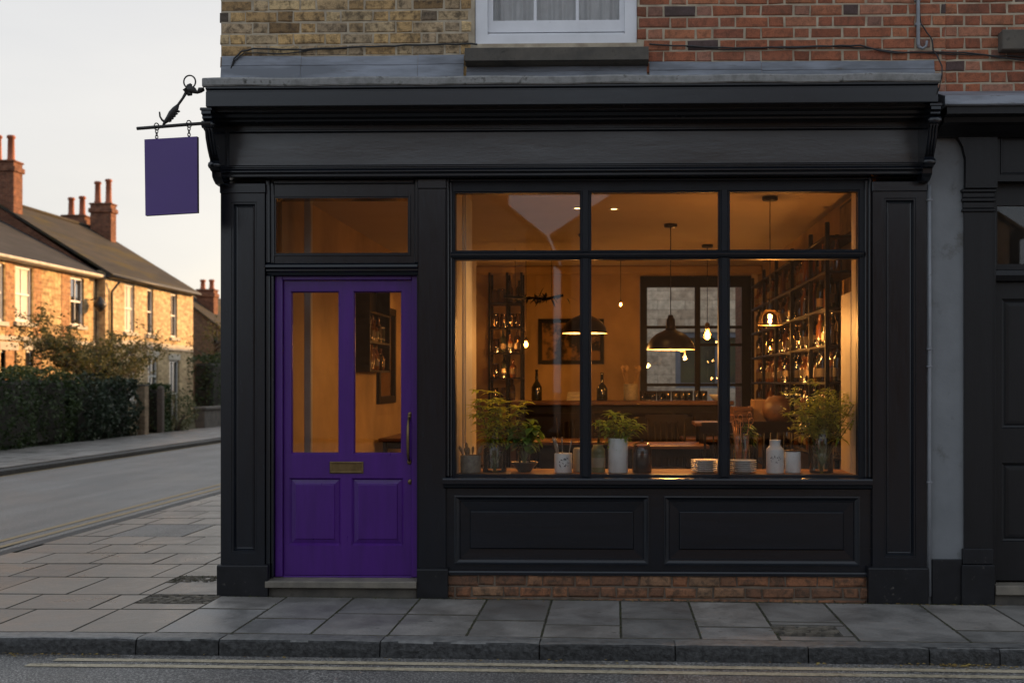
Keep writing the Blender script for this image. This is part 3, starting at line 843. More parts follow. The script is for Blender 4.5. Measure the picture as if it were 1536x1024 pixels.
def shrub(name, label, c, rx, rz, n, size, mat, seed, stems=7):
    rr = random.Random(seed); t = thing(name, label, 'shrub', (c[0], c[1], .03))
    b = MB()
    for i in range(stems):
        a = rr.uniform(0, 6.28)
        b.tube(stem_pts((c[0] + rr.gauss(0, .08), c[1] + rr.gauss(0, .08), .03), (math.cos(a) * .5, math.sin(a) * .5, 1), rz * rr.uniform(.8, 1.5), .5, rr), [.022, .02, .017, .014, .011, .008, .005], 5)
    b.build('stem', m_bark, t)
    pts = []
    for i in range(n):
        v = Vector((rr.gauss(0, 1), rr.gauss(0, 1), rr.gauss(0, 1))).normalized()
        r = rr.uniform(.55, 1) ** .5 * (1 + .35 * noise.noise(v * 2.2 + Vector((seed, 0, 0))))
        pts.append((c[0] + v.x * rx * r, c[1] + v.y * rx * r, max(.06, rz + v.z * rz * r)))
    leaf_cloud(m := MB(), pts, size, rr, .55); m.build('leaves', mat, t)
sy = yon(276, -12.95)
shrub('pale_shrub', 'small pale green shrub on the pavement edge beside the low garden wall', (-13.2, sy, 0), .62, .62, 1700, .075, m_shrub, 4)
lw = MB(); ya, yb = yon(300, -13.2), yon(360, -13.2)
lw.box(-13.35, -13.05, ya, yb, .03, .62, .01); lw.box(-13.42, -12.98, ya - .04, yb, .622, .72, .02)
solo('garden_wall', lw, m_sill, 'low stone garden wall with flat coping at the foot of the tall hedge', 'wall', (-13.2, ya, 0))
# loose half-bare tree in the front garden
tr = thing('small_tree', 'half bare small tree with thin twigs standing above the ivy hedge', 'tree', (-14.6, yon(138, -14.6), .03))
ty = yon(138, -14.6); rr = random.Random(77)
tk = MB(); lp = []
tk.tube([(-14.6, ty, .0), (-14.58, ty + .1, .8), (-14.6, ty + .15, 1.5)], [.07, .06, .05], 7)
for i in range(34):
    a = rr.uniform(0, 6.28); z = rr.uniform(.9, 2.0)
    pts = stem_pts((-14.6, ty + .1, z), (math.cos(a) * .75, math.sin(a) * 1.3, rr.uniform(.25, 1.2)), rr.uniform(1.1, 2.5), .3, rr, 7)
    tk.tube(pts, [.024, .02, .017, .013, .010, .008, .006, .004], 5)
    for q in pts[3:]:
        for j in range(3):
            d = Vector((rr.gauss(0, 1), rr.gauss(0, 1), rr.gauss(.3, .6))).normalized()
            t2 = [q, q + d * .22, q + d * rr.uniform(.35, .6) + Vector((0, 0, rr.uniform(-.05, .1)))]
            tk.tube(t2, [.006, .004, .002], 4)
            for m in range(20): lp.append(q + d * rr.uniform(.05, .6) + Vector((rr.gauss(0, .06), rr.gauss(0, .06), rr.gauss(0, .06))))
tk.build('trunk', m_bark, tr)
leaf_cloud(m := MB(), lp, .085, rr, .6); m.build('crown', m_dry, tr)
def tree(name, label, x, y, h, r, seed, n, mat, size=.16, zc=None):
    rr = random.Random(seed); t = thing(name, label, 'tree', (x, y, .03)); tk = MB(); pts = []
    tk.tube([(x, y, 0), (x + .1, y, h * .3), (x, y + .1, h * .55), (x + .1, y, h * .9)], [h * .03, h * .024, h * .015, .02], 8)
    for i in range(16):
        a = rr.uniform(0, 6.28); z = h * rr.uniform(.3, .8)
        p = stem_pts((x, y, z), (math.cos(a), math.sin(a), rr.uniform(.4, 1.1)), r * rr.uniform(.6, 1.1), .2, rr, 5)
        tk.tube(p, [.05, .04, .03, .02, .014, .008], 5)
        for q in p[2:]:
            for j in range(n // 70):
                v = Vector((rr.gauss(0, 1), rr.gauss(0, 1), rr.gauss(0, 1))).normalized() * r * .38 * rr.random() ** .5
                pts.append(q + v)
    tk.build('trunk', m_bark, t)
    leaf_cloud(m := MB(), pts, size, rr, .6); m.build('crown', mat, t)
tree('garden_tree', 'thin brown tree rising over the tall hedge near the pilaster', W(322, 500, 36)[0], 36.0, 3.9, 1.3, 31, 1500, m_dry, .09)

# ================================================================= THE SHOP
XL, XR = xp(330), xp(1390)           # -2.767 .. 2.169
DEPTH = 6.9
TOPZ = 7.6
shop = thing('corner_shop', 'corner shop with black painted front, purple door and lit interior', 'shop', (0, 0, 0))

# levels
Z_CAP1, Z_CAP0 = 3.532, 3.475        # lead capping
Z_LIP0 = 3.343
Z_FT, Z_FB = 3.29, 2.985
Z_BB = 2.925
wz = lambda py, Y=.08: zp(py, 980, Y)
Z_WT, Z_TB1, Z_TB0, Z_WB = wz(290, .1), wz(376, .1), wz(390, .1), wz(711, .1)
Z_SILL1, Z_SILL0 = wz(716.5, -.03), wz(729, -.03)
Z_RT, Z_RB = wz(741, .04), wz(851, .04)
Z_PL = wz(863, .03)
Z_HEAD = 2.915

# ---- upper wall: yellow bricks on one side of the window, red on the other
wl_, wr_ = xp(714, .05), xp(955, .05)
sl_, sr_ = xp(697, -.1), xp(973, -.1)
WZ0, WZ1 = zp(68, 835, .05), zp(68, 835, .05) + 1.75
hole = (wl_ - .004, wr_ + .004, WZ0, WZ1)
shole = (sl_ + .03, sr_ - .03, WZ0 - .14, WZ0)
b = bricks(MB(), XL, wl_ - .03, 3.50, TOPZ, .0, z_ref=zp(66.7, 520), holes=[hole, shole], seed=11, x_ref=XL)
b.build('brick_wall', m_yb, shop, label='weathered yellow brickwork above the sign board')
xmid = (wl_ + wr_) / 2
b = bricks(MB(), wl_ - .018, 2.30, 3.50, TOPZ, .0, z_ref=zp(58.5, 1150), holes=[hole, shole], seed=12, x_ref=wr_ + .006, ch=.005)
b.build('brick_wall', m_rb, shop, label='red brickwork beside the upper window')
mo = MB().plate(XL + .006, 2.30, 3.40, TOPZ - .01, .0055, .25, [hole])
mo.build('mortar', m_mortar, shop)
sw = MB(); sw.box(XL, XL + .25, .26, 3.6, -.1, TOPZ, 0); sw.box(XL, XL + .25, 3.601, DEPTH, -.1, 3.3, 0); sw.box(XL + .2505, 2.16, 3.35, 3.6, 3.21, TOPZ, 0); sw.box(XL + .012, XL + .25, .2, .259, 3.3, TOPZ, 0)
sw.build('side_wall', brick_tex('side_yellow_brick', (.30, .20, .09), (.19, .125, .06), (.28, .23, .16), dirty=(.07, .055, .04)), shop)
rw = MB().plate(XL + .251, 2.30, -.1, 3.3, 6.55, DEPTH - .01, [(W(960, 0, 6.5)[0], W(1127, 0, 6.5)[0], 1.05, 2.84)])
rw.build('rear_wall', m_hb2, shop)
MB().box(1.90, 2.16, .26, 3.34, -.1, TOPZ, 0).box(1.90, 2.16, 3.341, 6.54, -.1, 3.2, 0).build('party_wall', m_render, shop)
MB().box(XL - .05, 2.30, -.02, 3.65, TOPZ + .01, TOPZ + .2, .02).build('roof', m_slate2, shop)
MB().box(XL - .05, 2.30, 3.66, DEPTH + .05, 3.31, 3.42, .01).build('roof', m_slate2, shop)
MB().box(XL + .26, 1.89, .26, 6.54, 2.97, 3.2, 0).build('ceiling', M('ceiling_plaster', (.50, .43, .36), .85, var=.05, vs=2), shop)
MB().box(XL + .26, 1.89, .20, 6.54, .02, .165, 0).build('floor', M('dark_floorboards', (.075, .04, .022), .45, var=.35, vs=3, stretch=(8, .6, 1)), shop)
# structure behind the sign board
MB().box(XL + .01, 2.16, .06, .25, 2.92, 3.39, 0).build('beam', m_nblack, shop)

# ---- stone sill and sash window of the upper floor
uw = MB(); uy = .05
uw.plate(wl_, wr_, WZ0 + .002, WZ1, .02, .10, [(wl_ + .085, wr_ - .085, WZ0 + .065, WZ1 - .085)])
uwo = uw.build('window', m_white, shop, label='white painted sash window of the upper floor')
s = MB()
sx0, sx1 = wl_ + .086, wr_ - .086; zb, zt_ = WZ0 + .066, WZ1 - .086; zm = (zb + zt_) / 2 + .02
s.box(sx0, sx1, .028, .07, zb, zb + .012, .002)
lo0, lo1 = zb + .026, zm
s.plate(sx0, sx1, lo0, lo1, .05, .09, [(sx0 + .035, sx1 - .035, lo0 + .082, lo1 - .035)])
for k in (1, 2):
    xx = sx0 + .035 + (sx1 - sx0 - .07) * k / 3
    s.box(xx - .011, xx + .011, .053, .08, lo0 + .081, lo1 - .034, .003)
s.plate(sx0, sx1, zm + .001, zt_, .075, .105, [(sx0 + .035, sx1 - .035, zm + .04, zt_ - .05)])
for k in (1, 2):
    xx = sx0 + .035 + (sx1 - sx0 - .07) * k / 3
    s.box(xx - .011, xx + .011, .078, .10, zm + .041, zt_ - .051, .003)
s.build('sash', m_white, uwo)
p = MB(); p.box(sx0 + .033, sx1 - .033, .070, .074, lo0 + .08, lo1 - .033, 0); p.box(sx0 + .033, sx1 - .033, .095, .099, zm + .04, zt_ - .05, 0)
p.build('pane', m_glass, uwo)
cu = MB(); n = 90; rr = random.Random(3); vs = []
for i in range(n + 1):
    x = sx0 + (sx1 - sx0) * i / n
    y = .17 + .018 * math.sin(i * .55) + .012 * math.sin(i * 1.3 + 1) + .02 * math.sin(i * .13)
    vs += [(x, y, WZ0), (x, y, WZ1)]
cu.add(vs, [(2 * i, 2 * i + 2, 2 * i + 3, 2 * i + 1) for i in range(n)], True)
cu.build('curtain', curtain_mat(), uwo)
MB().box(wl_, wr_, .235, .248, WZ0, WZ1, 0).build('blackout', m_nblack, uwo)
si = MB(); z1s = zp(71, 835, -.1); z0s = zp(90.5, 835, -.1)
si.add([], [])
si.ext_x([(-.105, z0s), (-.105, z1s - .004), (-.098, z1s), (.012, z1s + .012), (.012, z0s - .02), (-.04, z0s - .012), (-.07, z0s)], sl_, sr_)
si.build('sill', m_sill, uwo)

# ---- lead: upstand flashing and stained capping
fl = MB()
def lead_run(mb, x0, x1, za, zb_, zc, rng):
    n = 40; vs = []
    for i in range(n + 1):
        x = x0 + (x1 - x0) * i / n
        w1 = .005 * noise.noise(Vector((x * 2.3, za, 0))); w2 = .004 * noise.noise(Vector((x * 4.1, za, 5)))
        vs += [(x, -.004, za + w1), (x, -.010 + w2 * .3, zb_ + w2 + .008), (x, -.008, zb_ + w2), (x, -.022 + w2 * .3, zb_ + w2 - .004), (x, -.05, zc), (x, .01, zc), (x, .01, za)]
    fs = []
    for i in range(n):
        for j in range(6): fs.append((i * 7 + j, i * 7 + j + 1, i * 7 + 8 + j, i * 7 + 7 + j))
    mb.add(vs, fs, False)
rr = random.Random(9)
lead_run(fl, xp(333), xp(452), zp(84, 500), zp(99, 500), 3.50, rr)
lead_run(fl, xp(452) + .002, xp(627), zp(85, 500), zp(99.5, 500), 3.50, rr)
lead_run(fl, xp(627) + .002, xp(696), zp(84, 500), zp(99, 500), 3.50, rr)
lead_run(fl, xp(700), xp(970), zp(100, 835), zp(108, 835), 3.50, rr)
lead_run(fl, xp(974), xp(1142), zp(92.5, 1100), zp(106, 1100), 3.50, rr)
lead_run(fl, xp(1142) + .002, xp(1401), zp(93, 1150), zp(107, 1150), 3.50, rr)
fl.build('lead_flashing', m_lead, shop)
cp_ = MB(); n = 120; vs = []
x0, x1 = xp(303, -.4), xp(1412, -.4)
prof = [(.0, Z_CAP1 + .05), (-.36, Z_CAP1 + .004), (-.392, Z_CAP1), (-.402, Z_CAP1 - .012), (-.402, Z_CAP0 + .008), (-.396, Z_CAP0), (-.37, Z_CAP0 - .002)]
for i in range(n + 1):
    x = x0 + (x1 - x0) * i / n
    for j, (y, z) in enumerate(prof):
        k = 0 if j in (0, 6) else .002 * noise.noise(Vector((x * 9, j * .7, 0)))
        vs.append((x, y + k, z + k * 1.2 + .003 * math.sin(i * .3)))
m_ = len(prof)
cp_.add(vs, [(i * m_ + j, i * m_ + j + 1, i * m_ + m_ + j + 1, i * m_ + m_ + j) for i in range(n) for j in range(m_ - 1)] + [list(range(m_)), list(range(n * m_, n * m_ + m_))])
cp_.build('lead_capping', m_leadcap, shop)

# ---- cornice and sign board
co = MB()
co.ext_x([(-.36, Z_CAP0), (-.388, Z_CAP0 - .001), (-.388, Z_CAP0 - .012), (-.372, Z_CAP0 - .022), (-.372, Z_CAP0 - .030), (-.380, Z_CAP0 - .034),
          (-.380, Z_LIP0 + .004), (-.376, Z_LIP0), (-.30, Z_LIP0), (-.30, Z_LIP0 - .016), (-.235, Z_LIP0 - .016), (-.228, Z_LIP0 - .006), (-.20, Z_LIP0 - .012), (-.19, Z_LIP0 - .03),
          (-.135, Z_LIP0 - .034), (-.13, Z_LIP0 - .046), (-.10, Z_LIP0 - .05), (-.075, Z_FT - .0), (.05, Z_FT), (.05, Z_CAP0)], x0 + .018, x1 - .015)
co.build('cornice', m_black, shop)
fx0, fx1 = xp(333, -.04), xp(1392, -.04)
fa = MB()
hz0, hz1 = zp(250, 870, -.04), zp(192.5, 870, -.04)
hx0, hx1 = xp(339, -.04), xp(1385, -.04)
fa.plate(fx0, fx1, Z_FB, Z_FT - .001, -.045, .05, [(hx0, hx1, hz0, hz1)])
fa.rings(hx0, hx1, hz0, hz1, [(0, -.045), (.004, -.050), (.012, -.050), (.018, -.040), (.022, -.032)], cap=False)
fao = fa.build('fascia', m_black, shop)
n = 60; pb = MB(); vs = []; q = 8
for i in range(n + 1):
    for j in range(q + 1):
        x = hx0 + .021 + (hx1 - hx0 - .042) * i / n; z = hz0 + .021 + (hz1 - hz0 - .042) * j / q
        vs.append((x, -.030 + .0022 * noise.noise(Vector((x * 1.3, z * 6, 0))), z))
pb.add(vs, [(i * (q + 1) + j, (i + 1) * (q + 1) + j, (i + 1) * (q + 1) + j + 1, i * (q + 1) + j + 1) for i in range(n) for j in range(q)], True)
pb.build('sign_panel', m_fascia, fao, label='blank weathered black sign panel')
mo = MB()
mo.ext_x([(.05, Z_FB + .0), (-.060, Z_FB - .0), (-.082, Z_FB - .012), (-.088, Z_FB - .02), (-.088, Z_FB - .028), (-.074, Z_FB - .034), (-.066, Z_FB - .042), (-.066, Z_BB + .006), (-.060, Z_BB), (.06, Z_BB), (.06, Z_FB)], fx0 + .01, fx1 - .01)
mo.build('fascia_moulding', m_black, shop)

# ---- console brackets at both ends
def corbel(xc):
    w = .064
    base = [(.02, 3.341), (-.362, 3.341), (-.366, 3.30), (-.345, 3.292), (-.349, 3.275), (-.325, 3.262), (-.340, 3.235), (-.322, 3.205), (-.295, 3.195), (-.283, 3.15), (-.245, 3.08),
            (-.215, 3.04), (-.196, 3.02), (-.21, 3.0), (-.212, 2.975), (-.195, 2.955), (-.16, 2.945), (-.155, 2.915), (-.13, 2.895), (-.09, 2.875), (-.03, 2.87), (.02, 2.87)]
    c = MB().ext_x(base, xc - w / 2, xc + w / 2)
    for dx in (-.019, 0, .019):                      # reeds down the front
        c.tube([(xc + dx, -.345, 3.23), (xc + dx, -.30, 3.188), (xc + dx, -.285, 3.14), (xc + dx, -.247, 3.075), (xc + dx, -.205, 3.025)], [.004, .009, .0095, .0085, .003], 8)
    for z, y, r in ((3.236, -.325, .026), (2.985, -.195, .022)):
        c.tube([(xc - w / 2 - .006, y, z), (xc + w / 2 + .006, y, z)], r, 12)
        for s in (-1, 1): c.tube([(xc + s * (w / 2 + .005), y, z), (xc + s * (w / 2 + .012), y, z)], r * .45, 10)
    c.box(xc - w / 2 - .008, xc + w / 2 + .008, -.372, .02, 3.3205, 3.3405, .004)
    c.build('corbel', m_black, shop)
corbel(xp(319, -.2) + .012); corbel(xp(1397, -.25))

# ---- pilasters
PANEL = [(0, .0), (.004, .006), (.014, .006), (.020, .018), (.024, .024), (.030, .022), (.036, .026)]
def pilaster(x0, x1, zt, zb, ppx=None, zp1=None, zp0=None, mat=m_black_v, yf=0.0, ply=(326, 400), plz=.24, label=None, ret=False):
    holes = []
    if ppx: holes = [(xp(ppx[0]), xp(ppx[1]), zp0, zp1)]
    a = MB().plate(x0, x1, zb, zt, yf, .25, holes)
    for h in holes: a.rings(*h, [(d, yf + y) for d, y in PANEL])
    o = a.build('pilaster', mat, shop, label=label)
    c = MB().box(x0 - .004, x1 + .004, yf - .012, .08, zt - .07, zt - .002, .004)
    c.build('cap', m_black, o)
    p0, p1 = xp(ply[0], -.03), xp(ply[1], -.03)
    c = MB()
    c.ext_x([(.24, -.06), (yf - .028, -.06), (yf - .028, plz - .012), (yf - .022, plz - .004), (yf - .004, plz), (.24, plz)], p0, p1)
    c.build('plinth', m_plinth, o)
    return o
zcap = Z_BB - .004
pilaster(xp(331), xp(397), zp(275, 363), .05, (347, 385), zp(303, 366), zp(829, 366), ply=(325, 401), plz=zp(846, 363), label='panelled pilaster at the street corner')
pilaster(xp(627), xp(668), Z_BB - .002, .05, None, mat=m_black_v, yf=.012, ply=(625, 671), plz=zp(852, 648), label='plain post between door and window')
pilaster(xp(1309), xp(1390), zp(272, 1350), .05, (1326, 1374), zp(297, 1350), zp(836, 1350), ply=(1303, 1393), plz=zp(850, 1350), label='panelled pilaster beside the grey wall')

# ---- shop window
wx0, wx1 = xp(668) , xp(1309)
gx = [(684, 870), (887, 1077), (1094, 1285)]
swin = MB()
holes = []
for a, c in gx:
    for z0, z1 in ((Z_TB0, Z_TB1), (Z_WB, Z_WT)): pass
gaps = []
for a, c in gx:
    gaps.append((xp(a, .1), xp(c, .1)))
fy = .055
swin.plate(wx0 - .001, wx1 + .001, Z_SILL1 - .01, Z_BB + .03, fy, .13, [(p, q_, z0, z1) for p, q_ in gaps for z0, z1 in ((Z_TB1, Z_WT), (Z_WB, Z_TB0))])
for p, q_ in gaps:
    for z0, z1 in ((Z_TB1, Z_WT), (Z_WB, Z_TB0)):
        swin.rings(p, q_, z0, z1, [(-.018, fy - .002), (-.016, fy - .010), (-.010, fy - .010), (-.005, fy + .0), (-.002, fy + .016), (.0, fy + .03)], cap=False)
swo = swin.build('shop_window', m_winframe, shop, label='three bay shop window with small panes above')
gf = MB()                                            # stepped mouldings of the outer frame
gf.box(wx0, wx0 + .022, .02, .056, Z_SILL1, Z_BB - .001, .006); gf.box(wx0 + .0225, wx0 + .04, .036, .056, Z_SILL1, Z_BB - .02, .005)
gf.box(wx1 - .022, wx1, .02, .056, Z_SILL1, Z_BB - .001, .006); gf.box(wx1 - .045, wx1 - .0225, .036, .056, Z_SILL1, Z_BB - .02, .005)
gf.box(wx0 + .023, wx1 - .023, .026, .056, Z_BB - .018, Z_BB - .001, .005)
gf.ext_x([(.055, Z_TB1 - .010), (.036, Z_TB1 - .014), (.028, Z_TB1 - .026), (.028, Z_TB0 + .030), (.036, Z_TB0 + .014), (.055, Z_TB0 + .010)], gaps[0][0] - .03, gaps[2][1] + .03)
gf.build('transom_bar', m_black, swo)
for (a, b_) in zip(gaps, gaps[1:]):
    xm = (a[1] + b_[0]) / 2
    mu = MB()
    for z0, z1 in ((Z_WB - .012, Z_TB0 + .009), (Z_TB1 - .009, Z_WT + .012)):
        mu.add([(v[0], v[1], v[2]) for v in [(xm - .030, .054, z0), (xm - .018, .036, z0), (xm + .018, .036, z0), (xm + .030, .054, z0), (xm - .030, .054, z1), (xm - .018, .036, z1), (xm + .018, .036, z1), (xm + .030, .054, z1)]],
               [(0, 1, 5, 4), (1, 2, 6, 5), (2, 3, 7, 6), (0, 3, 2, 1), (4, 5, 6, 7)])
    mu.build('mullion', m_winframe, swo)
for p, q_ in gaps:
    for z0, z1 in ((Z_TB1, Z_WT), (Z_WB, Z_TB0)):
        MB().box(p - .008, q_ + .008, .098, .104, z0 - .008, z1 + .008, 0).build('pane', m_glass, swo)
sl = MB()
sl.ext_x([(.10, Z_SILL1 + .002), (.053, Z_SILL1 + .002), (-.028, Z_SILL1 - .006), (-.036, Z_SILL1 - .016), (-.036, Z_SILL0 + .014), (-.028, Z_SILL0 + .006), (-.01, Z_SILL0 + .003), (-.004, Z_SILL0 - .012), (.012, Z_SILL0 - .022), (.10, Z_SILL0 - .022)], xp(664, -.03), xp(1309, -.03))
sl.build('sill', m_black, swo)

# ---- stall riser
ri = MB(); ry = .036
rp = [(xp(682, .04), xp(973, .04), Z_RB + .02, Z_RT - .012), (xp(996, .04), xp(1289, .04), Z_RB + .02, Z_RT - .012)]
ri.plate(wx0 - .001, wx1 + .001, Z_PL + .03, Z_SILL0 - .018, ry, .16, rp)
ri.ext_x([(.14, Z_PL + .0295), (ry - .014, Z_PL + .0295), (ry - .022, Z_PL + .02), (ry - .022, Z_PL + .002), (.14, Z_PL + .002)], wx0 + .002, wx1 - .002)
rio = ri.build('stall_riser', m_black, shop)
RP = [(0, ry), (-.002, ry - .012), (.008, ry - .014), (.015, ry - .006), (.030, ry + .007), (.036, ry + .008), (.040, ry + .016), (.105, ry + .020), (.111, ry + .006), (.115, ry + .003)]
for r_ in rp:
    x0_, x1_, z0_, z1_ = r_
    c = MB().rings(x0_, x1_, z0_, z1_, RP); c.build('panel', m_black, rio)
bp = bricks(MB(), wx0 + .003, wx1 - .003, -.05, Z_PL - .001, .022, z_ref=Z_PL - 2 * .0765 - .004, seed=21, x_ref=wx0, rough=.004, ch=.009)
bp.build('brick_plinth', m_pb, shop)
MB().box(wx0, wx1, .034, .20, -.08, Z_PL, 0).build('plinth_mortar', m_mortar_dark, shop)

# ---- doorway: step, frame, fanlight, door
dx0, dx1 = xp(397), xp(627)
st = MB()
zs = zp(871.5, 511, -.03)
st.ext_x([(.14, zs + .012), (-.025, zs), (-.034, zs - .008), (-.034, zs - .044), (-.028, zs - .048), (.14, zs - .048)], dx0 + .012, dx1 - .008)
st.build('door_step', m_step, shop)
MB().box(dx0 + .02, dx1 - .01, .012, .2, -.06, zs - .0485, .004).build('step_riser', m_sill, shop)
zt0, zt1 = zp(412, 511, .0), zp(394, 511, .0)          # transom moulding
fr = MB()
ffy = .05
fz0, fz1 = zp(380.5, 515, .1), zp(299, 515, .1)
fgx0, fgx1 = xp(417, .1), xp(613.5, .1)
fr.plate(dx0 - .001, dx1 + .001, zt1 + .001, Z_BB + .03, ffy, .2, [(fgx0, fgx1, fz0, fz1)])
fr.rings(fgx0, fgx1, fz0, fz1, [(-.022, ffy - .001), (-.020, ffy - .010), (-.010, ffy - .010), (-.006, ffy + .002), (-.003, ffy + .016), (0, ffy + .03)], cap=False)
fr.box(dx0, dx0 + .028, .016, ffy + .001, zt1, Z_BB - .001, .006); fr.box(dx0 + .0285, dx0 + .052, .034, ffy + .001, zt1, Z_BB - .02, .005)
fr.box(dx1 - .03, dx1, .026, ffy + .001, zt1, Z_BB - .001, .006)
fr.box(dx0 + .053, dx1 - .031, .028, ffy + .001, Z_BB - .03, Z_BB - .001, .006)
fr.box(dx0, dx0 + .03, .016, .2, zs - .0, zt0 - .001, .006); fr.box(dx0 + .0305, dx0 + .05, .034, .2, zs + .012, zt0 - .001, .005)
fr.box(dx1 - .012, dx1, .020, .2, zs, zt0 - .001, .004)
fro = fr.build('door_frame', m_black_v, shop)
tm = MB().ext_x([(.12, zt1), (.018, zt1 - .0005), (.004, zt1 - .012), (-.004, zt1 - .014), (-.006, zt1 - .030), (.004, zt1 - .038), (.012, zt1 - .044), (.012, zt1 - .056), (.026, zt1 - .064), (.034, zt0), (.12, zt0)], dx0 + .006, dx1 - .004)
tm.build('transom', m_black, fro)
fn = MB().box(fgx0 - .005, fgx1 + .005, .098, .104, fz0 - .005, fz1 + .005, 0)
fn.build('fanlight', m_glass, shop)

# purple frame and leaf
jl, jr = dx0 + .0505, dx1 - .0125
pf = MB(); jy = .075
zh = zt0 - .001
dl, dr = xp(426, .11), xp(618, .11)
dz1, dz0 = zp(421, 515, .11), zs + .022
pf.box(jl, dl - .003, jy, .2, zs + .012, zh, .004); pf.box(dr + .003, jr, jy, .2, zs + .012, zh, .004)
pf.box(dl - .0025, dr + .0025, jy, .2, dz1 + .003, zh, .004)
pf.box(dl - .0025, dr + .0025, jy + .01, .2, zs + .001, dz0 - .003, .003)
pfo = pf.build('purple_door_frame', m_purple, shop)
dm = MB(); dyf = .105
gl = [(xp(436, .11), xp(509, .11)), (xp(530, .11), xp(603, .11))]
gz0, gz1 = zp(680.5, 515, .11), zp(436.5, 515, .11)
pz0, pz1 = zp(817.5, 515, .11), zp(716.5, 515, .11)
pl = [(xp(433.5, .11), xp(511, .11)), (xp(527.5, .11), xp(605, .11))]
dholes = [(a, c, gz0, gz1) for a, c in gl] + [(a, c, pz0, pz1) for a, c in pl]
dm.plate(dl, dr, dz0, dz1, dyf, dyf + .045, dholes)
for a, c in gl: dm.rings(a, c, gz0, gz1, [(0, dyf), (.003, dyf + .003), (.006, dyf + .012), (.010, dyf + .018), (.010, dyf + .03)], cap=False)
door = dm.build('door', m_purple, shop, label='purple panelled door with two tall panes')
for a, c in pl:
    MB().rings(a, c, pz0, pz1, [(0, dyf), (.003, dyf + .004), (.010, dyf + .012), (.014, dyf + .018), (.042, dyf + .012), (.045, dyf + .006), (.050, dyf + .005)]).build('panel', m_purple, door)
for a, c in gl:
    MB().box(a + .006, c - .006, dyf + .020, dyf + .025, gz0 + .006, gz1 - .006, 0).build('pane', m_glass, door)
lb0, lb1, lz0, lz1 = xp(494.5, .1), xp(545, .1), zp(709.5, 519, .1), zp(692, 519, .1)
lb = MB().plate(lb0, lb1, lz0, lz1, dyf - .007, dyf + .0, [(lb0 + .014, lb1 - .014, lz0 + .016, lz1 - .016)])
lb.rings(lb0, lb1, lz0, lz1, [(0, dyf - .007), (.004, dyf - .010), (.010, dyf - .010), (.014, dyf - .007)], cap=False)
lb.box(lb0 + .012, lb1 - .012, dyf - .004, dyf + .002, lz0 + .014, lz1 - .014, .003)
lb.build('letterbox', m_brass, door)
hx = xp(613, .08)
hd = MB(); ha, hb = zp(626, 613, .08), zp(697, 613, .08)
hd.tube([(hx, dyf - .004, ha + .0), (hx, dyf - .030, ha - .022), (hx - .001, dyf - .048, ha - .06), (hx - .001, dyf - .052, (ha + hb) / 2), (hx, dyf - .048, hb + .08), (hx, dyf - .034, hb + .045), (hx, dyf - .004, hb + .028)], [.008, .0085, .010, .0115, .0105, .0095, .009], 10)
for zc, r in ((ha, .013), (hb + .02, .016)):
    t = MB().lathe([(0, -.007), (r * .7, -.007), (r, -.003), (r, 0)], (0, 0, 0), 16)
    hd.add([(hx + v[0], dyf + v[2] - .0, zc + v[1] * 1.3) for v in t.v], t.f, True)
hd.build('handle', m_brass, door)
for zc in (zp(621.5, 614, .1), zp(722.5, 614, .1)):
    t = MB().lathe([(0, -.009), (.006, -.009), (.007, -.006), (.014, -.006), (.017, -.002), (.017, 0)], (0, 0, 0), 18)
    k = MB().add([(hx + .006 + v[0], dyf + v[2], zc + v[1] * 1.15) for v in t.v], t.f, True)
    k.box(hx + .0045, hx + .0075, dyf - .0105, dyf - .0085, zc - .005, zc + .005, 0)
    k.build('lock', m_brass, door)

# ---- cables, conduit
def sag(pxs, Y, r, name, label, seed):
    rr = random.Random(seed); pts = []
    for (px, py), (qx, qy) in zip(pxs, pxs[1:]):
        n = max(2, int(abs(qx - px) / 14) + int(abs(qy - py) / 14))
        for i in range(n):
            t = i / n; x, y = px + (qx - px) * t, py + (qy - py) * t
            a = W(x, y + rr.uniform(-.7, .7), Y); pts.append((a[0], Y + rr.uniform(-.003, .003), a[1]))
    a = W(*pxs[-1], Y); pts.append((a[0], Y, a[1]))
    return MB().tube(pts, r, 6), pts
c1, _ = sag([(346, 106), (351, 88), (362, 78), (380, 73), (440, 75), (500, 73), (560, 70), (640, 67), (698, 66), (716, 67)], -.02, .0062, '', '', 1)
t2, _ = sag([(338, 112), (347, 103), (353, 90), (366, 80), (386, 79), (420, 82), (445, 79), (470, 75), (520, 73)], -.016, .0045, '', '', 2)
c1.add(t2.v, t2.f, True)
solo('wall_cable', c1, m_cable, 'black cable sagging along the yellow brickwork above the lead', 'cable', (W(520, 72, 0)[0], 0, W(520, 72, 0)[1]))
c2, _ = sag([(974, 67), (1010, 69), (1100, 72), (1200, 71), (1290, 68), (1318, 76), (1340, 79), (1400, 78), (1460, 80), (1500, 87), (1545, 91), (1620, 90)], -.02, .0058, '', '', 3)
t2, _ = sag([(1030, 71), (1100, 75), (1160, 71), (1230, 69), (1300, 72), (1350, 79), (1440, 82), (1500, 84), (1560, 86), (1620, 87)], -.014, .0045, '', '', 4)
c2.add(t2.v, t2.f, True)
solo('wall_cable', c2, m_cable, 'black cable sagging along the red brickwork towards the neighbour', 'cable', (W(1200, 72, 0)[0], 0, W(1200, 72, 0)[1]))
c3, _ = sag([(1378, -30), (1379, 15), (1381, 35), (1391, 50), (1398, 60), (1400, 76)], -.02, .005, '', '', 5)
t2, _ = sag([(1399, 76), (1409, 92), (1413, 110), (1411, 128)], -.42, .0042, '', '', 6)
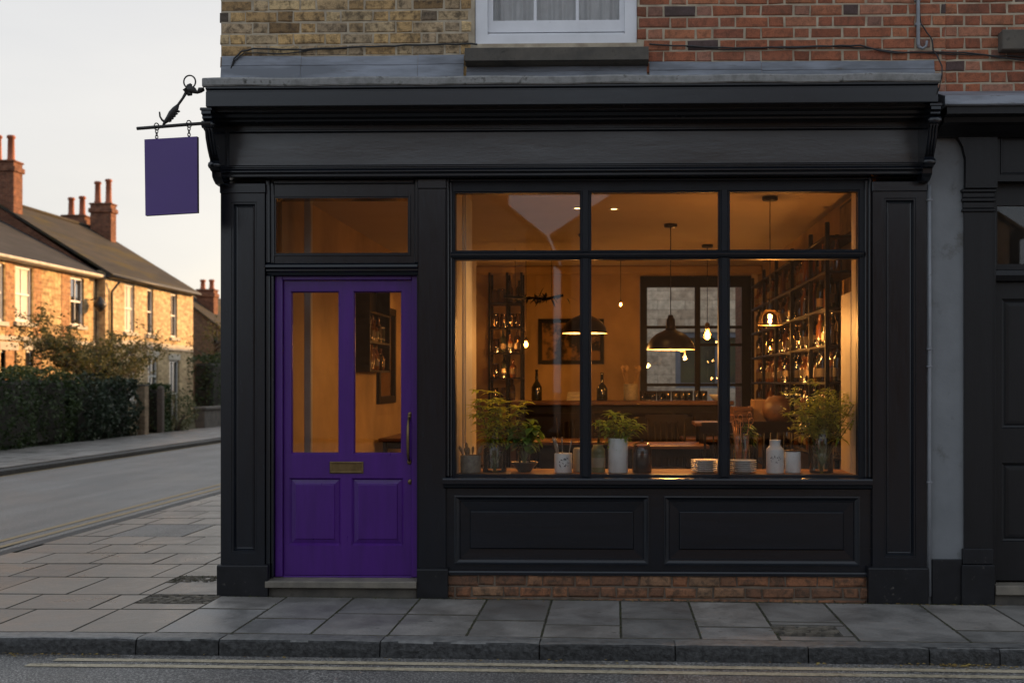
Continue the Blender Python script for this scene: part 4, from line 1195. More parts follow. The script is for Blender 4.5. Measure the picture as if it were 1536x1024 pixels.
t2 = MB().tube([(W(1399, 76, -.02)[0], -.02, W(1399, 76, 0)[1]), (W(1406, 84, -.08)[0], -.08, W(1406, 84, -.08)[1]), (W(1413, 100, -.25)[0], -.25, W(1413, 100, -.25)[1]), (W(1413, 114, -.41)[0], -.41, W(1413, 114, -.41)[1]), (W(1409, 132, -.39)[0], -.39, W(1409, 132, -.39)[1]), (W(1403, 146, -.37)[0], -.37, W(1403, 146, -.37)[1])], .005, 6)
c3.add(t2.v, t2.f, True)
solo('loose_cable', c3, m_cable, 'loose thin cable dropping beside the grey conduit onto the cornice end', 'cable', (W(1399, 76, 0)[0], 0, W(1399, 76, 0)[1]))
cd = MB(); A = W(1376, 72, 0)
cd.tube([(A[0], -.02, 4.6), (A[0], -.02, A[1] + .02), (A[0] + .006, -.02, A[1]), (A[0] + .03, -.022, A[1] - .012), (A[0] + .055, -.022, A[1] + .005), (A[0] + .06, -.022, A[1] + .04)], [.013, .013, .0125, .010, .009, .009], 8)
for z in (3.96, 4.13, 4.4): cd.box(A[0] - .018, A[0] + .018, -.026, .004, z, z + .018, .002)
solo('conduit', cd, m_conduit, 'short grey conduit running down the red brickwork', 'conduit', (A[0], 0, A[1]))

# ---- hanging sign on its iron bracket
SY = -.345
def s3(px, py, dy=0): a = W(px, py, SY + dy); return (a[0], SY + dy, a[1])
br = thing('sign_bracket', 'wrought iron sign bracket with ring and curled leaf at the cornice end', 'bracket', s3(305, 186))
MB().tube([s3(205.5, 193), s3(240, 190.3), s3(280, 187), s3(316, 184.5)], .0115, 10).build('bar', m_iron, br)
t = MB(); cxy = s3(284.5, 123)
t.tube([(cxy[0] + .040 * math.cos(a), SY, cxy[2] + .043 * math.sin(a)) for a in [2 * math.pi * i / 24 for i in range(25)]], .0052, 8)
t.build('ring', m_iron, br)
t = MB()
t.tube([s3(306, 134), s3(300, 135.5), s3(296, 139), s3(291, 136), s3(285, 134), s3(280, 133)], [.012, .020, .010, .022, .027, .012], 9)
t.tube([s3(287, 126), s3(284, 130), s3(279, 135), s3(284, 141), s3(288, 142)], [.008, .02, .022, .018, .008], 9)
t.tube([s3(281, 136), s3(274, 148), s3(266, 159), s3(264, 162)], [.012, .009, .009, .014], 8)
t.tube([s3(267, 158), s3(263, 164), s3(258, 171), s3(253, 178), s3(248, 183), s3(245, 187), s3(244, 190)], [.010, .021, .025, .020, .013, .007, .006], 9)
for k in range(5):
    q = s3(265 - k * 3.2, 166 + k * 3.6); t.tube([(q[0] - .012, SY, q[2]), (q[0] + .014, SY - .006, q[2] - .008), (q[0] + .024, SY, q[2] - .006)], [.008, .009, .003], 6)
t.tube([s3(247, 183), s3(243, 180), s3(240, 175), s3(239.5, 170), s3(239.2, 168)], [.009, .007, .006, .0055, .005], 8)
t.build('scroll', m_iron, br)
hs = thing('hanging_sign', 'blank purple board hanging on two short chains from the iron bracket', 'sign', s3(260, 265))
tl, tr_, brr, bl = s3(218, 210), s3(297, 205.5), s3(297.5, 319.5), s3(219.5, 324)
bd = MB(); hw = .016
vs = [(p[0], SY - hw, p[2]) for p in (bl, brr, tr_, tl)] + [(p[0], SY + hw, p[2]) for p in (bl, brr, tr_, tl)]
bd.add(vs, [(0, 1, 2, 3)]); bdb = MB()
bd.build('board', m_sign, hs)
bdb.add(vs, [(4, 7, 6, 5), (0, 4, 5, 1), (1, 5, 6, 2), (2, 6, 7, 3), (3, 7, 4, 0)]); bdb.build('edge', m_signedge, hs)
def link(mb, c, r, h, ang, rr_=.0032):
    pts = []
    for i in range(17):
        a = 2 * math.pi * i / 16
        x, z = r * math.cos(a), h * math.sin(a)
        pts.append((c[0] + x * math.cos(ang), c[1] + x * math.sin(ang), c[2] + z))
    mb.tube(pts, rr_, 6)
for px, pt, pbt in ((235, 184, 213), (283.5, 180, 210)):
    ch = MB(); a, b_ = s3(px, pt), s3(px + .5, pbt)
    link(ch, (a[0], SY, a[2] - .028), .018, .024, .9, .004)
    H = a[2] - .055 - b_[2]; k = 4
    for i in range(k): link(ch, (a[0], SY, a[2] - .060 - i * H / k), .0085, H / k * .66, (i % 2) * 1.3 + .2)
    ch.build('chain', m_iron, hs)

# ================================================================= THE NEIGHBOUR
nb = thing('neighbouring_shop', 'dark fronted neighbouring shop with grey rendered strip at the picture edge', 'shop', (2.3, 0, 0))
NX1 = 7.5
b = bricks(MB(), 2.30, 7.4, 3.38, TOPZ, .0, z_ref=zp(58.5, 1150), seed=13, x_ref=wr_ + .006, ch=.005)
b.build('brick_wall', m_rb, nb)
MB().plate(2.301, NX1, 3.2, TOPZ - .01, .0055, .25).build('mortar', m_mortar, nb)
MB().box(2.17, 2.43, .012, .25, -.06, 3.40, .004).build('rendered_wall', m_render, nb)
bs = MB().box(xp(1397), xp(1443), -.012, .01, -.08, zp(838, 1420), .006); bs.build('painted_base', m_plinth, nb)
sdl = MB(); ya = W(1503, 45, -.08); yb_ = W(1503, 75, -.08)
sdl.box(ya[0], 3.5, -.09, .01, yb_[1], ya[1], .006); sdl.build('window_sill', m_sill, nb)
nx0, nx1 = xp(1446), xp(1489)
npl = MB().plate(nx0, nx1, .2, zp(318, 1468), -.005, .24); npl.rings(nx0 + .05, nx1 - .02, zp(800, 1468), zp(345, 1468), [(0, -.005), (.004, -.001)], cap=False)
npo = npl.build('pilaster', m_nblack, nb)
cpx = MB()
for (pt, pb_, w) in ((284, 289, .022), (289.3, 297, .012), (297.3, 303, .018), (303.3, 313, .008), (313.3, 318, .016)):
    cpx.box(nx0 - w, nx1 + w, -.005 - w, .2, zp(pb_, 1468), zp(pt, 1468), .005)
cpx.build('capital', m_nblack, npo)
bsx = MB().box(xp(1441), xp(1490), -.035, .2, -.09, zp(846, 1468), .006); bsx.box(xp(1443), xp(1489), -.025, .2, zp(845.6, 1468), zp(822, 1468), .006)
bsx.build('plinth', m_plinth, npo)
# shaped bracket block above the pilaster
zb0, zb1 = zp(283, 1468), zp(186, 1450)
pr = [(nx0, zb0), (nx0 + .002, zb0 + .20), (nx0 - .02, zb0 + .29), (nx0 - .06, zb0 + .36), (nx0 - .075, zb0 + .40), (nx0 - .075, zb1), (nx1 + .02, zb1), (nx1 + .02, zb0)]
MB().ext_y(pr, -.04, .2).build('bracket', m_nblack, nb)
nc = MB(); nl = xp(1416, -.3)
z1, z0 = zp(139, 1480, -.32), zp(158, 1480, -.32)
ld = MB().ext_x([(.0, z1 + .09), (-.26, z1 + .0), (-.325, z1 - .02), (-.33, z0 + .008), (-.32, z0), (.0, z0)], nl, NX1)
ld.build('lead_capping', m_lead, nb)
nc.ext_x([(.02, z0 - .001), (-.30, z0 - .001), (-.30, z0 - .05), (-.24, z0 - .06), (-.22, z0 - .09), (-.16, z0 - .10), (-.10, z0 - .13), (-.05, z0 - .15), (.02, z0 - .15)], nl + .02, NX1)
nc.build('cornice', m_nblack, nb)
nf = MB(); fz_0, fz_1 = zp(272, 1510), z0 - .151
nf.plate(nx1 + .021, NX1, fz_0, fz_1, .0, .2, [(xp(1500), NX1 - .2, zp(262, 1510), zp(195, 1510))])
nf.rings(xp(1500), NX1 - .2, zp(262, 1510), zp(195, 1510), [(0, 0), (.004, -.006), (.010, -.004), (.018, .012)])
nf.build('fascia', m_nblack, nb)
# its door zone
ndx = nx1 + .002
dz = MB(); pzs = [(xp(1503, .1), xp(1503, .1) + .62, zp(642, 1520, .1), zp(448, 1520, .1)), (xp(1503, .1), xp(1503, .1) + .62, zp(812, 1520, .1), zp(694, 1520, .1))]
gzh = (xp(1496, .1), NX1 - .2, zp(396, 1520, .1), zp(308, 1520, .1))
dz.plate(ndx, NX1, zp(870, 1520, .1), fz_0 - .0005, .10, .16, pzs + [gzh])
for r_ in pzs: dz.rings(*r_, [(0, .10), (.006, .112), (.02, .118), (.03, .112), (.05, .110)])
dz.ext_x([(.10, zp(402, 1520)), (.04, zp(405, 1520)), (.03, zp(412, 1520)), (.05, zp(420, 1520)), (.10, zp(422, 1520))], ndx + .002, NX1 - .01)
dz.box(ndx + .001, ndx + .03, .02, .105, .1, fz_0 - .01, .006)
dz.build('door', m_nblack, nb, label='black panelled door under a dark transom pane')
MB().box(gzh[0] - .01, gzh[1] + .01, .125, .131, gzh[2] - .01, gzh[3] + .01, 0).build('pane', m_glass, nb)
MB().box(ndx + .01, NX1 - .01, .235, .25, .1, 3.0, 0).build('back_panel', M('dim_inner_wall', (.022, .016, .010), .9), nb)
nst = MB().box(ndx + .01, NX1, -.04, .3, zp(891, 1510) , zp(877, 1510), .006)
nst.build('door_step', m_step, nb)
MB().box(ndx + .015, NX1, .0, .3, -.12, zp(891.2, 1510), 0).build('step_riser', m_sill, nb)
MB().box(2.31, NX1, .26, 7.0, -.1, TOPZ, 0).box(2.31, NX1, 7.01, 13.8, -.1, 3.5, 0).build('house_body', m_hred, nb)  # lower rear block added unseen to keep sun off yard and back window
pp = MB(); X_ = xp(1394, -.01)
pp.tube([(X_, -.012, 2.86), (X_ + .003, -.012, 1.9), (X_, -.012, 1.0), (X_ + .002, -.012, .02)], .0115, 8)
for z in (2.75, 1.72, 1.60, .8): pp.box(X_ - .017, X_ + .017, -.026, .02, z, z + .012, .002)
solo('thin_pipe', pp, m_conduit, 'thin grey pipe running down between black pilaster and grey render', 'pipe', (X_, 0, 0))
# unseen brick blocks, added so their shadow covers hedges and lower house fronts
og = thing('shade_block', 'unseen brick block added to shade the hedges and houses over the side street', 'shade_block', (XL + 2, DEPTH + 14, 0))
MB().box(XL, XL + 1.2, 12.0, 42, -.1, 4.15, .01).box(XL, XL + 1.2, 42.01, 64, -.1, 6.3, .01).build('wall', m_hred, og)
MB().box(XL - .15, XL + 1.3, 11.9, 42, 4.151, 4.3, .02).build('roof', m_slate2, og)
MB().box(XL - .15, XL + 1.3, 42.01, 64.1, 6.301, 6.45, .02).build('roof', m_slate2, og)

# ================================================================= INSIDE THE SHOP
FZ = .165; CZ = 2.95
m_wall = M('ochre_plaster', (.43, .30, .16), .8, var=.28, vs=1.3, bs=.15, bscale=30)
m_pale = M('pale_painted_boards', (.58, .49, .37), .55, var=.08, vs=4, bs=.2, bscale=20, stretch=(4, 4, .5), dirt=((.34, .26, .17), 3, .66))
m_greyp = M('grey_painted_post', (.55, .55, .56), .5, var=.1)
m_dwood = M('dark_stained_wood', (.008, .0045, .0033), .45, spec=.2, var=.4, vs=3, stretch=(1, 6, 6), bs=.2)
m_mwood = M('oiled_table_wood', (.085, .038, .018), .4, spec=.35, var=.35, vs=3, stretch=(1, 7, 7), bs=.15)
m_ledge = M('window_ledge_wood', (.26, .125, .05), .6, spec=.1, var=.3, vs=3, stretch=(1, 8, 8), bs=.2)
m_steel = M('blackened_steel', (.007, .0065, .006), .4, spec=.12)
m_shade = M('black_enamel_shade', (.014, .012, .011), .35, var=.2)
m_shadein = M('pale_enamel_inside', (.75, .62, .42), .5)
m_cer = M('white_glazed_ceramic', (.80, .80, .78), .28, var=.06, vs=7)
m_stonew = M('speckled_stoneware', (.30, .27, .21), .6, col2=(.17, .15, .12), vs=26)
m_cream = M('cream_glazed_jar', (.42, .36, .24), .35, col2=(.33, .28, .18), vs=9)
m_greenj = M('olive_label_jar', (.26, .25, .11), .35, col2=(.17, .17, .07), vs=9)
m_motif = M('grey_flower_motif', (.06, .055, .06), .5)
m_dkcer = M('dark_glazed_bowl', (.045, .036, .03), .3, var=.3)
m_spoon = M('wooden_spoon', (.30, .19, .09), .6, var=.25)
m_metal = M('dull_cutlery', (.45, .43, .40), .3, .85)
m_copper = M('copper_utensil', (.50, .24, .11), .32, .85)
m_paper = M('brown_paper', (.26, .15, .07), .85, var=.2)
m_lea = M('brown_leather', (.10, .045, .02), .45, var=.3, bs=.3)
m_amber = M('amber_bottle_glass', (.10, .035, .008), .12, spec=.8, var=.4, vs=3, rv=.03)
m_gbot = M('green_bottle_glass', (.010, .012, .005), .12, spec=.8, var=.4, vs=3, rv=.03)
m_cbot = glass('clear_bottle_glass', (.62, .50, .32), 1.5, .03, .06)
m_lab = M('cream_bottle_label', (.085, .06, .035), .7)
m_pic = M('dark_abstract_painting', (.26, .15, .05), .5, col2=(.006, .005, .005), vs=3.4, rv=0, pos=(.46, .55), spec=.2)
m_pic2 = M('small_painting', (.30, .20, .10), .6, col2=(.03, .02, .015), vs=7, rv=0)
m_mirror = M('old_mirror', (.55, .42, .25), .12, 1.0, var=.2)

m_fil2 = glow('shelf_glow_core', (1, .50, .14), 60)
def ipart(name, mb, mat, label=None): return mb.build(name, mat, shop, label=label)
# linings
LX, RX, BY = XL + .262, 1.888, 6.538
ln_ = MB().box(LX, LX + .012, .262, BY, FZ, 2.969, 0); ipart('plaster_wall', ln_, m_wall)
ln_ = MB().box(RX - .012, RX, .262, BY, FZ, 2.969, 0); ipart('plaster_wall', ln_, m_wall)
BWX0, BWX1, BWZ0, BWZ1 = W(960, 0, 6.5)[0], W(1127, 0, 6.5)[0], 1.05, 2.84
ln_ = MB().plate(LX + .013, RX - .013, FZ, 2.969, 6.525, 6.548, [(BWX0, BWX1, BWZ0, BWZ1)]); ipart('plaster_wall', ln_, m_wall)
MB().box(LX + .013, RX - .013, 6.44, 6.524, 2.86, 2.968, .02).build('coving', m_wall, shop)
# back window: black steel grid, pale architrave
bw = MB(); Y = 6.50
xs = [W(p, 0, Y)[0] for p in (1046.5,)] + [W(1112, 0, Y)[0]]
bw.plate(BWX0 + .002, BWX1 - .002, BWZ0, BWZ1 - .002, Y, Y + .07, [(BWX0 + .09, BWX1 - .12, BWZ0 + .05, BWZ1 - .14)])
for x in (W(1046.5, 0, Y)[0], W(1004, 0, Y)[0]):
    w = .035 if x > .9 else .0
    if w: bw.box(x - w, x + w, Y + .005, Y + .06, BWZ0 + .05, BWZ1 - .139, .004)
bw.box(W(1090, 0, Y)[0] - .022, W(1090, 0, Y)[0] + .022, Y + .005, Y + .06, BWZ0 + .05, BWZ1 - .139, .004)
for py in (490.5, 517, 577):
    z = W(1000, py, Y)[1]; bw.box(BWX0 + .089, BWX1 - .119, Y + .004, Y + .055, z - .018, z + .018, .004)
bwo = bw.build('back_window', m_steel, shop, label='black steel gridded window in the back wall')
MB().box(BWX0 + .05, BWX1 - .05, Y + .075, Y + .079, BWZ0 + .04, BWZ1 - .1, 0).build('pane', m_glass, bwo)
MB().box(BWX1 + .001, BWX1 + .085, 6.49, 6.524, BWZ0, BWZ1 + .06, .006).build('architrave', m_pale, bwo)
# what shows through it: the house across the yard
rh = thing('rear_house', 'pale brick house across the back yard with a blue framed window', 'house', (1.0, 18.0, 0))
ra, rb_ = W(1013, 0, 18.0)[0], W(1140, 0, 18.0)[0]
rz0, rz1 = W(1000, 582, 18.0)[1], W(1000, 498, 18.0)[1]
rw_ = MB().plate(-5.5, 16.0, -.1, 4.6, 18.0, 18.25, [(ra, rb_, rz0, rz1)])
rw_.build('wall', brick_tex('rear_pale_brick', (.80, .70, .52), (.50, .40, .28), (.34, .29, .22), bw=.62, rh=.21, dirty=(.36, .29, .2)), rh)
f = MB().rings(ra, rb_, rz0, rz1, [(0, 18.08), (0, 18.04), (.12, 18.04), (.12, 18.12)], cap=False)
f.box((ra + rb_) / 2 - .05, (ra + rb_) / 2 + .05, 18.045, 18.10, rz0 + .08, rz1 - .08, .004)
fo = f.build('window', M('blue_grey_frame', (.16, .20, .24), .5), rh)
MB().box(ra + .08, rb_ - .08, 18.12, 18.14, rz0 + .08, rz1 - .08, 0).build('pane', M('green_tinted_pane', (.10, .115, .06), .2, col2=(.04, .055, .05), vs=1.5), fo)
MB().box(-5.6, 16.1, 17.9, 22.0, 4.601, 4.8, .02).build('roof', m_slate2, rh)
# window reveals: boarded partition on the door side, shorter one by the right wall
pt = MB(); X0 = xp(684, .1) - .004
pt.box(X0 - .05, X0, .135, .47, FZ, 2.968, .004)
pt.box(X0 - .06, X0 + .012, .472, .93, FZ, 2.968, .004)
pt.box(X0 - .05, X0, .932, 1.34, FZ, 2.55, .006)
ipart('partition', pt, m_pale)
MB().box(X0 + .0125, X0 + .02, .52, .90, FZ + .6, 2.9, .003).build('partition_post', m_greyp, shop)
rp_ = MB(); X1r = xp(1285, .1) + .004
rp_.box(X1r, X1r + .05, .135, .30, FZ, 2.968, .004); rp_.box(X1r - .004, X1r + .05, .302, .66, FZ, 2.15, .006)
ipart('window_reveal', rp_, m_pale)
MB().box(xp(458, .9), xp(468, .9), .86, .92, FZ, 2.968, .006).build('lobby_post', m_greyp, shop)
LZ = .845
ipart('window_ledge', MB().box(X0 + .003, X1r - .003, .135, .66, LZ - .04, LZ, .004), m_ledge)
MB().box(X0 + .003, X1r - .003, .20, .24, FZ, LZ - .041, 0).build('ledge_front', m_dwood, shop)

# ---- bar
bar = thing('bar_counter', 'long dark wood bar counter before the back window', 'bar', (.3, 5.0, FZ))
bx0, bx1 = -1.15, 1.35; BZ = W(900, 601, 4.85)[1]
c = MB().box(bx0, bx1, 4.85, 5.45, BZ - .05, BZ, .008); c.build('top', m_mwood, bar)
c = MB().box(bx0 + .05, bx1 - .03, 4.93, 5.40, FZ, BZ - .051, .004); c.build('front', m_dwood, bar)
for k in range(4):
    a = bx0 + .09 + k * (bx1 - bx0 - .16) / 4
    MB().rings(a, a + .56, FZ + .18, BZ - .14, [(0, 4.929), (.01, 4.915), (.03, 4.92), (.04, 4.928)]).build('panel', m_dwood, bar)
# ---- shelving with bottles along the right wall
sh = thing('wall_shelving', 'tall black metal shelving packed with bottles along the right wall', 'shelves', (1.75, 3.2, FZ))
SHX0, SHX1 = 1.62, 1.872
posts = [.82, 1.55, 2.55, 3.55, 4.5, 5.5]
levels = [.62, .92, 1.21, 1.50, 1.785, 2.07, 2.35]
for y in posts:
    for x in (SHX0 + .015, SHX1 - .02):
        MB().box(x - .016, x + .016, y - .02, y + .02, FZ, 2.72, .003).build('upright', m_steel, sh)
for z in levels:
    MB().box(SHX0, SHX1, posts[0] - .02, posts[-1] + .02, z - .022, z, .003).build('shelf', m_dwood, sh)
MB().box(SHX0, SHX1, posts[0] - .02, posts[-1] + .02, 2.60, 2.62, .003).build('shelf', m_dwood, sh)
def bottle(kind):
    P = {'wine': [(0, 0), (.037, 0), (.038, .01), (.038, .16), (.034, .19), (.016, .215), (.0145, .27), (.0165, .272), (.0165, .283), (0, .284)],
         'squat': [(0, 0), (.042, 0), (.044, .01), (.044, .12), (.038, .145), (.017, .16), (.016, .20), (.019, .201), (.019, .225), (0, .226)],
         'tall': [(0, 0), (.032, 0), (.033, .01), (.033, .17), (.015, .20), (.013, .262), (.016, .264), (.016, .274), (0, .275)],
         'jar': [(0, 0), (.045, 0), (.048, .012), (.048, .13), (.040, .145), (.040, .15), (.044, .151), (.044, .17), (0, .172)]}[kind]
    return MB().lathe(P, (0, 0, 0), 12)
protos = []
for kind, mat, nm, lb_ in (('wine', m_gbot, 'dark_bottle', 'dark green bottle'), ('squat', m_amber, 'amber_bottle', 'squat amber bottle'), ('tall', m_amber, 'slim_bottle', 'slim amber bottle'),
                           ('wine', m_cbot, 'clear_bottle', 'clear bottle'), ('jar', m_cbot, 'glass_jar', 'clear lidded jar')):
    mb = bottle(kind)
    o = mb.build(nm, mat, None, (0, 0, 0), 'x', nm.split('_')[1]); protos.append((o, nm, lb_, mat))
    if kind in ('wine', 'squat'):
        r = .0386 if kind == 'wine' else .0446
        MB().lathe([(r, .04), (r, .11)], (0, 0, 0), 12).build('label', m_lab, o)
names = {.62: 'lowest', .92: 'second lowest', 1.21: 'third lowest', 1.50: 'middle', 1.785: 'third highest', 2.07: 'second highest', 2.35: 'highest packed'}
used = set(); rr = random.Random(41)
for z in levels:
    if z < .9: continue
    y = .87; j = 0
    while y < 5.42:
        if any(abs(y - p) < .055 for p in posts): y += .05; continue
        o, nm, lb_, mat = protos[rr.choice((0, 0, 1, 1, 2, 2, 3, 3, 4))]
        if rr.random() < .05: y += .09; continue
        c = o if nm not in used else None
        lab = f'{lb_} on the {names[z]} shelf of the right wall shelving'
        lc = (1.70 + rr.uniform(-.03, .05), y, z + .0005)
        if c is None: c = dup(o, lc, rr.uniform(0, 6))
        else: c.location = lc; used.add(nm); OFF[c.name] = Vector(lc)
        c['label'] = lab; c['group'] = f'{lb_}s on the {names[z]} shelf'
        y += rr.uniform(.084, .112)
def shelf_glow(x, y, z, label):  # small lights standing in for the strip glow among the shelf bottles
    t = thing('shelf_glow', label, 'shelf_glow', (x, y, z), 'small stand-in lights on the shelves')
    MB().lathe([(0, 0), (.026, 0), (.03, .008), (.033, .055), (.030, .055), (.026, .01), (0, .008)], (x, y, z), 14).build('holder', m_tumbler, t)
    MB().lathe([(0, .018), (.006, .022), (.008, .032), (.004, .045), (0, .052)], (x, y, z), 8).build('glow_core', m_fil2, t)
    lamp_light('shelf_glow_lamp', (x, y, z + .07), 1.1, (1, .42, .10), t, .02)
# ---- small back shelving on the door side of the back wall
s2 = thing('back_shelving', 'narrow black metal shelving against the back wall, holding jars', 'shelves', (-1.33, 6.3, FZ))
sxa, sxb = W(735, 0, 6.15)[0], W(783, 0, 6.15)[0]
for x in (sxa, (sxa * .45 + sxb * .55), sxb):
    for y in (6.08, 6.40): MB().box(x - .014, x + .014, y - .014, y + .014, FZ, 2.85, .003).build('upright', m_steel, s2)
L2 = [.95, 1.26, 1.56, 1.87, 2.18, 2.48]
for z in L2: MB().box(sxa - .01, sxb + .01, 6.06, 6.42, z - .02, z, .003).build('shelf', m_dwood, s2)
for z in L2[1:]:
    x = sxa + .06
    while x < sxb - .04:
        o, nm, lb_, mat = protos[rr.choice((0, 1, 3, 4, 4))]
        c = dup(o, (x, 6.2 + rr.uniform(-.06, .08), z + .0005), rr.uniform(0, 6))
        w_ = ['second', 'third', 'fourth', 'fifth', 'topmost'][L2.index(z) - 1]
        c['label'] = f'{lb_} on the {w_} shelf of the narrow back shelving'; c['group'] = f'{lb_}s of the {w_} back shelf'
        x += rr.uniform(.085, .12)
# ---- wall rack and mirror seen through the door
rk = thing('bottle_rack', 'dark wall rack full of bottles seen through the purple door', 'rack', (LX + .1, 3.4, 1.6))
ry0, ry1, rz0_, rz1_ = 2.95, 3.95, 1.60, 2.46
f = MB()
f.box(LX + .013, LX + .03, ry0, ry1, rz0_, rz1_, .003)
for y in (ry0, ry1 - .03): f.box(LX + .031, LX + .17, y, y + .03, rz0_, rz1_, .003)
f.build('frame', m_dwood, rk)
for z in (1.60, 1.88, 2.17, 2.44): MB().box(LX + .031, LX + .168, ry0 + .031, ry1 - .031, z, z + .02, .002).build('shelf', m_dwood, rk)
for zi, z in enumerate((1.621, 1.901)):
    y = ry0 + .08
    while y < ry1 - .07:
        o, nm, lb_, mat = protos[rr.choice((1, 2, 2, 4))]
        c = dup(o, (LX + .10, y, z), rr.uniform(0, 6)); w_ = ('lower', 'upper')[zi]
        c['label'] = f'{lb_} on the {w_} board of the wall rack behind the door glass'; c['group'] = f'{lb_}s on the {w_} rack board'
        y += rr.uniform(.09, .13)
mr = thing('wall_mirror', 'tall framed mirror glinting gold behind the purple door', 'mirror', (LX + .04, 4.6, 1.2))
my0, my1, mz0, mz1 = yon(567, LX + .03), yon(592, LX + .03), 1.27, 2.32
f = MB(); f.box(LX + .013, LX + .05, my0, my0 + .07, mz0, mz1, .006); f.box(LX + .013, LX + .05, my1 - .07, my1, mz0, mz1, .006)
f.box(LX + .013, LX + .05, my0 + .071, my1 - .071, mz0, mz0 + .08, .006); f.box(LX + .013, LX + .05, my0 + .071, my1 - .071, mz1 - .08, mz1, .006)
f.build('frame', m_dwood, mr)
MB().box(LX + .013, LX + .022, my0 + .06, my1 - .06, mz0 + .07, mz1 - .07, 0).build('glass', m_mirror, mr)
# ---- painting on the back wall
pc = thing('framed_painting', 'dark framed abstract painting on the back wall over the bar', 'painting', (-.2, 6.5, 1.9))
pa, pb2 = W(807, 546, 6.48)[0], W(906, 546, 6.48)[0]; pz0_, pz1_ = W(850, 546, 6.48)[1], W(850, 478, 6.48)[1]
MB().rings(pa, pb2, pz0_, pz1_, [(0, 6.524), (0, 6.49), (.045, 6.49), (.05, 6.50)], cap=False).build('frame', m_steel, pc)
MB().box(pa + .045, pb2 - .045, 6.502, 6.522, pz0_ + .045, pz1_ - .045, 0).build('canvas', m_pic, pc)
pc = thing('small_picture', 'small dark picture high on the right wall over the shelving', 'picture', (1.8, 1.0, 2.5))
MB().box(RX - .04, RX - .0125, .78, 1.42, 2.635, 2.93, .004).build('frame', m_steel, pc)
MB().box(RX - .046, RX - .0405, .82, 1.38, 2.67, 2.90, 0).build('canvas', m_pic2, pc)
# dark dried branch garland hanging from the ceiling
gl_ = MB(); rr = random.Random(8); cx_, cz_ = W(800, 447, 4.6); pts = []
gl_.tube([(cx_ - .33, 4.6, cz_ + .02), (cx_ - .1, 4.6, cz_), (cx_ + .15, 4.6, cz_ - .01), (cx_ + .33, 4.6, cz_ + .03)], .016, 6)
for i in range(60):
    x = cx_ + rr.gauss(.06, .14); d = (rr.gauss(0, 1), rr.gauss(0, .6), rr.gauss(0, .6))
    blade(gl_, (x, 4.6, cz_), d, rr.uniform(.06, .14), .03, .4, rr, 3)
for s in (-.2, .2): gl_.tube([(cx_ + s, 4.6, cz_), (cx_ + s, 4.6, 2.968)], .003, 4)
solo('dried_garland', gl_, m_steel, 'dark dried leaf garland hanging below the ceiling near the back shelving', 'garland', (cx_, 4.6, cz_))

# ---- lamps
lamps = []
def lamp_light(name, loc, power, col, parent=None, size=.05, spot=None, blend=.6, rot=None):
    l = bpy.data.lights.new(name, 'SPOT' if spot else 'POINT'); l.energy = power; l.color = col; l.shadow_soft_size = size
    if spot: l.spot_size = math.radians(spot); l.spot_blend = blend
    o = bpy.data.objects.new(name, l); C.objects.link(o)
    if parent is not None: o.parent = parent; loc = Vector(loc) - OFF[parent.name]
    o.location = loc
    if rot: o.rotation_euler = rot
    lamps.append(o); return o
WARM = (1, .455, .115)
m_bulb = glow('lit_bulb', (1, .52, .16), 40)
m_fil = glow('lit_filament', (1, .50, .14), 160)
m_spot = glow('lit_downlight', (1, .55, .2), 5)
def canopy(mb, x, y): return mb.lathe([(0, -.03), (.055, -.03), (.062, -.022), (.062, 0), (0, 0)], (x, y, 2.969), 16)
def dome(px, prim, Yd, wpx, label, power):
    x, z = W(px, prim, Yd); r = wpx / 2 * (8 + Yd) / FPX
    t = thing('pendant_lamp', label, 'lamp', (x, Yd, z), 'dome pendant lamps')
    s = r / .226
    P = [(r, 0), (r * .985, .012 * s), (r * .93, .055 * s), (r * .80, .105 * s), (r * .60, .145 * s), (r * .34, .172 * s), (r * .22, .185 * s), (r * .19, .21 * s), (r * .17, .285 * s), (r * .13, .29 * s), (r * .10, .32 * s), (0, .325 * s)]
    MB().lathe(P, (x, Yd, z), 32).build('lamp_shade', m_shade, t)
    Q = [(r - .004, .001)] + [(max(.001, a - .006), b - .004) for a, b in P[1:7]] + [(.01, .176 * s)]
    MB().lathe(Q, (x, Yd, z), 32).build('lining', m_shadein, t)
    MB().lathe([(0, .0), (.028, .014), (.034, .035), (.024, .07), (.016, .09), (0, .1)], (x, Yd, z + .035 * s), 14).build('bulb', m_bulb, t)
    MB().tube([(x, Yd, z + .32 * s), (x, Yd, 2.95)], .0042, 6).build('cord', m_cable, t)
    canopy(MB(), x, Yd).build('canopy', m_shade, t)
    lamp_light('pendant_light', (x, Yd, z - .02), power * .62, WARM, t, .05)
    return t
dome(1006, 524.5, 2.7, 73, 'large black dome pendant lamp hanging in the middle of the window', 26)
dome(877, 500, 3.4, 68, 'black dome pendant lamp partly hidden behind a mullion', 24)
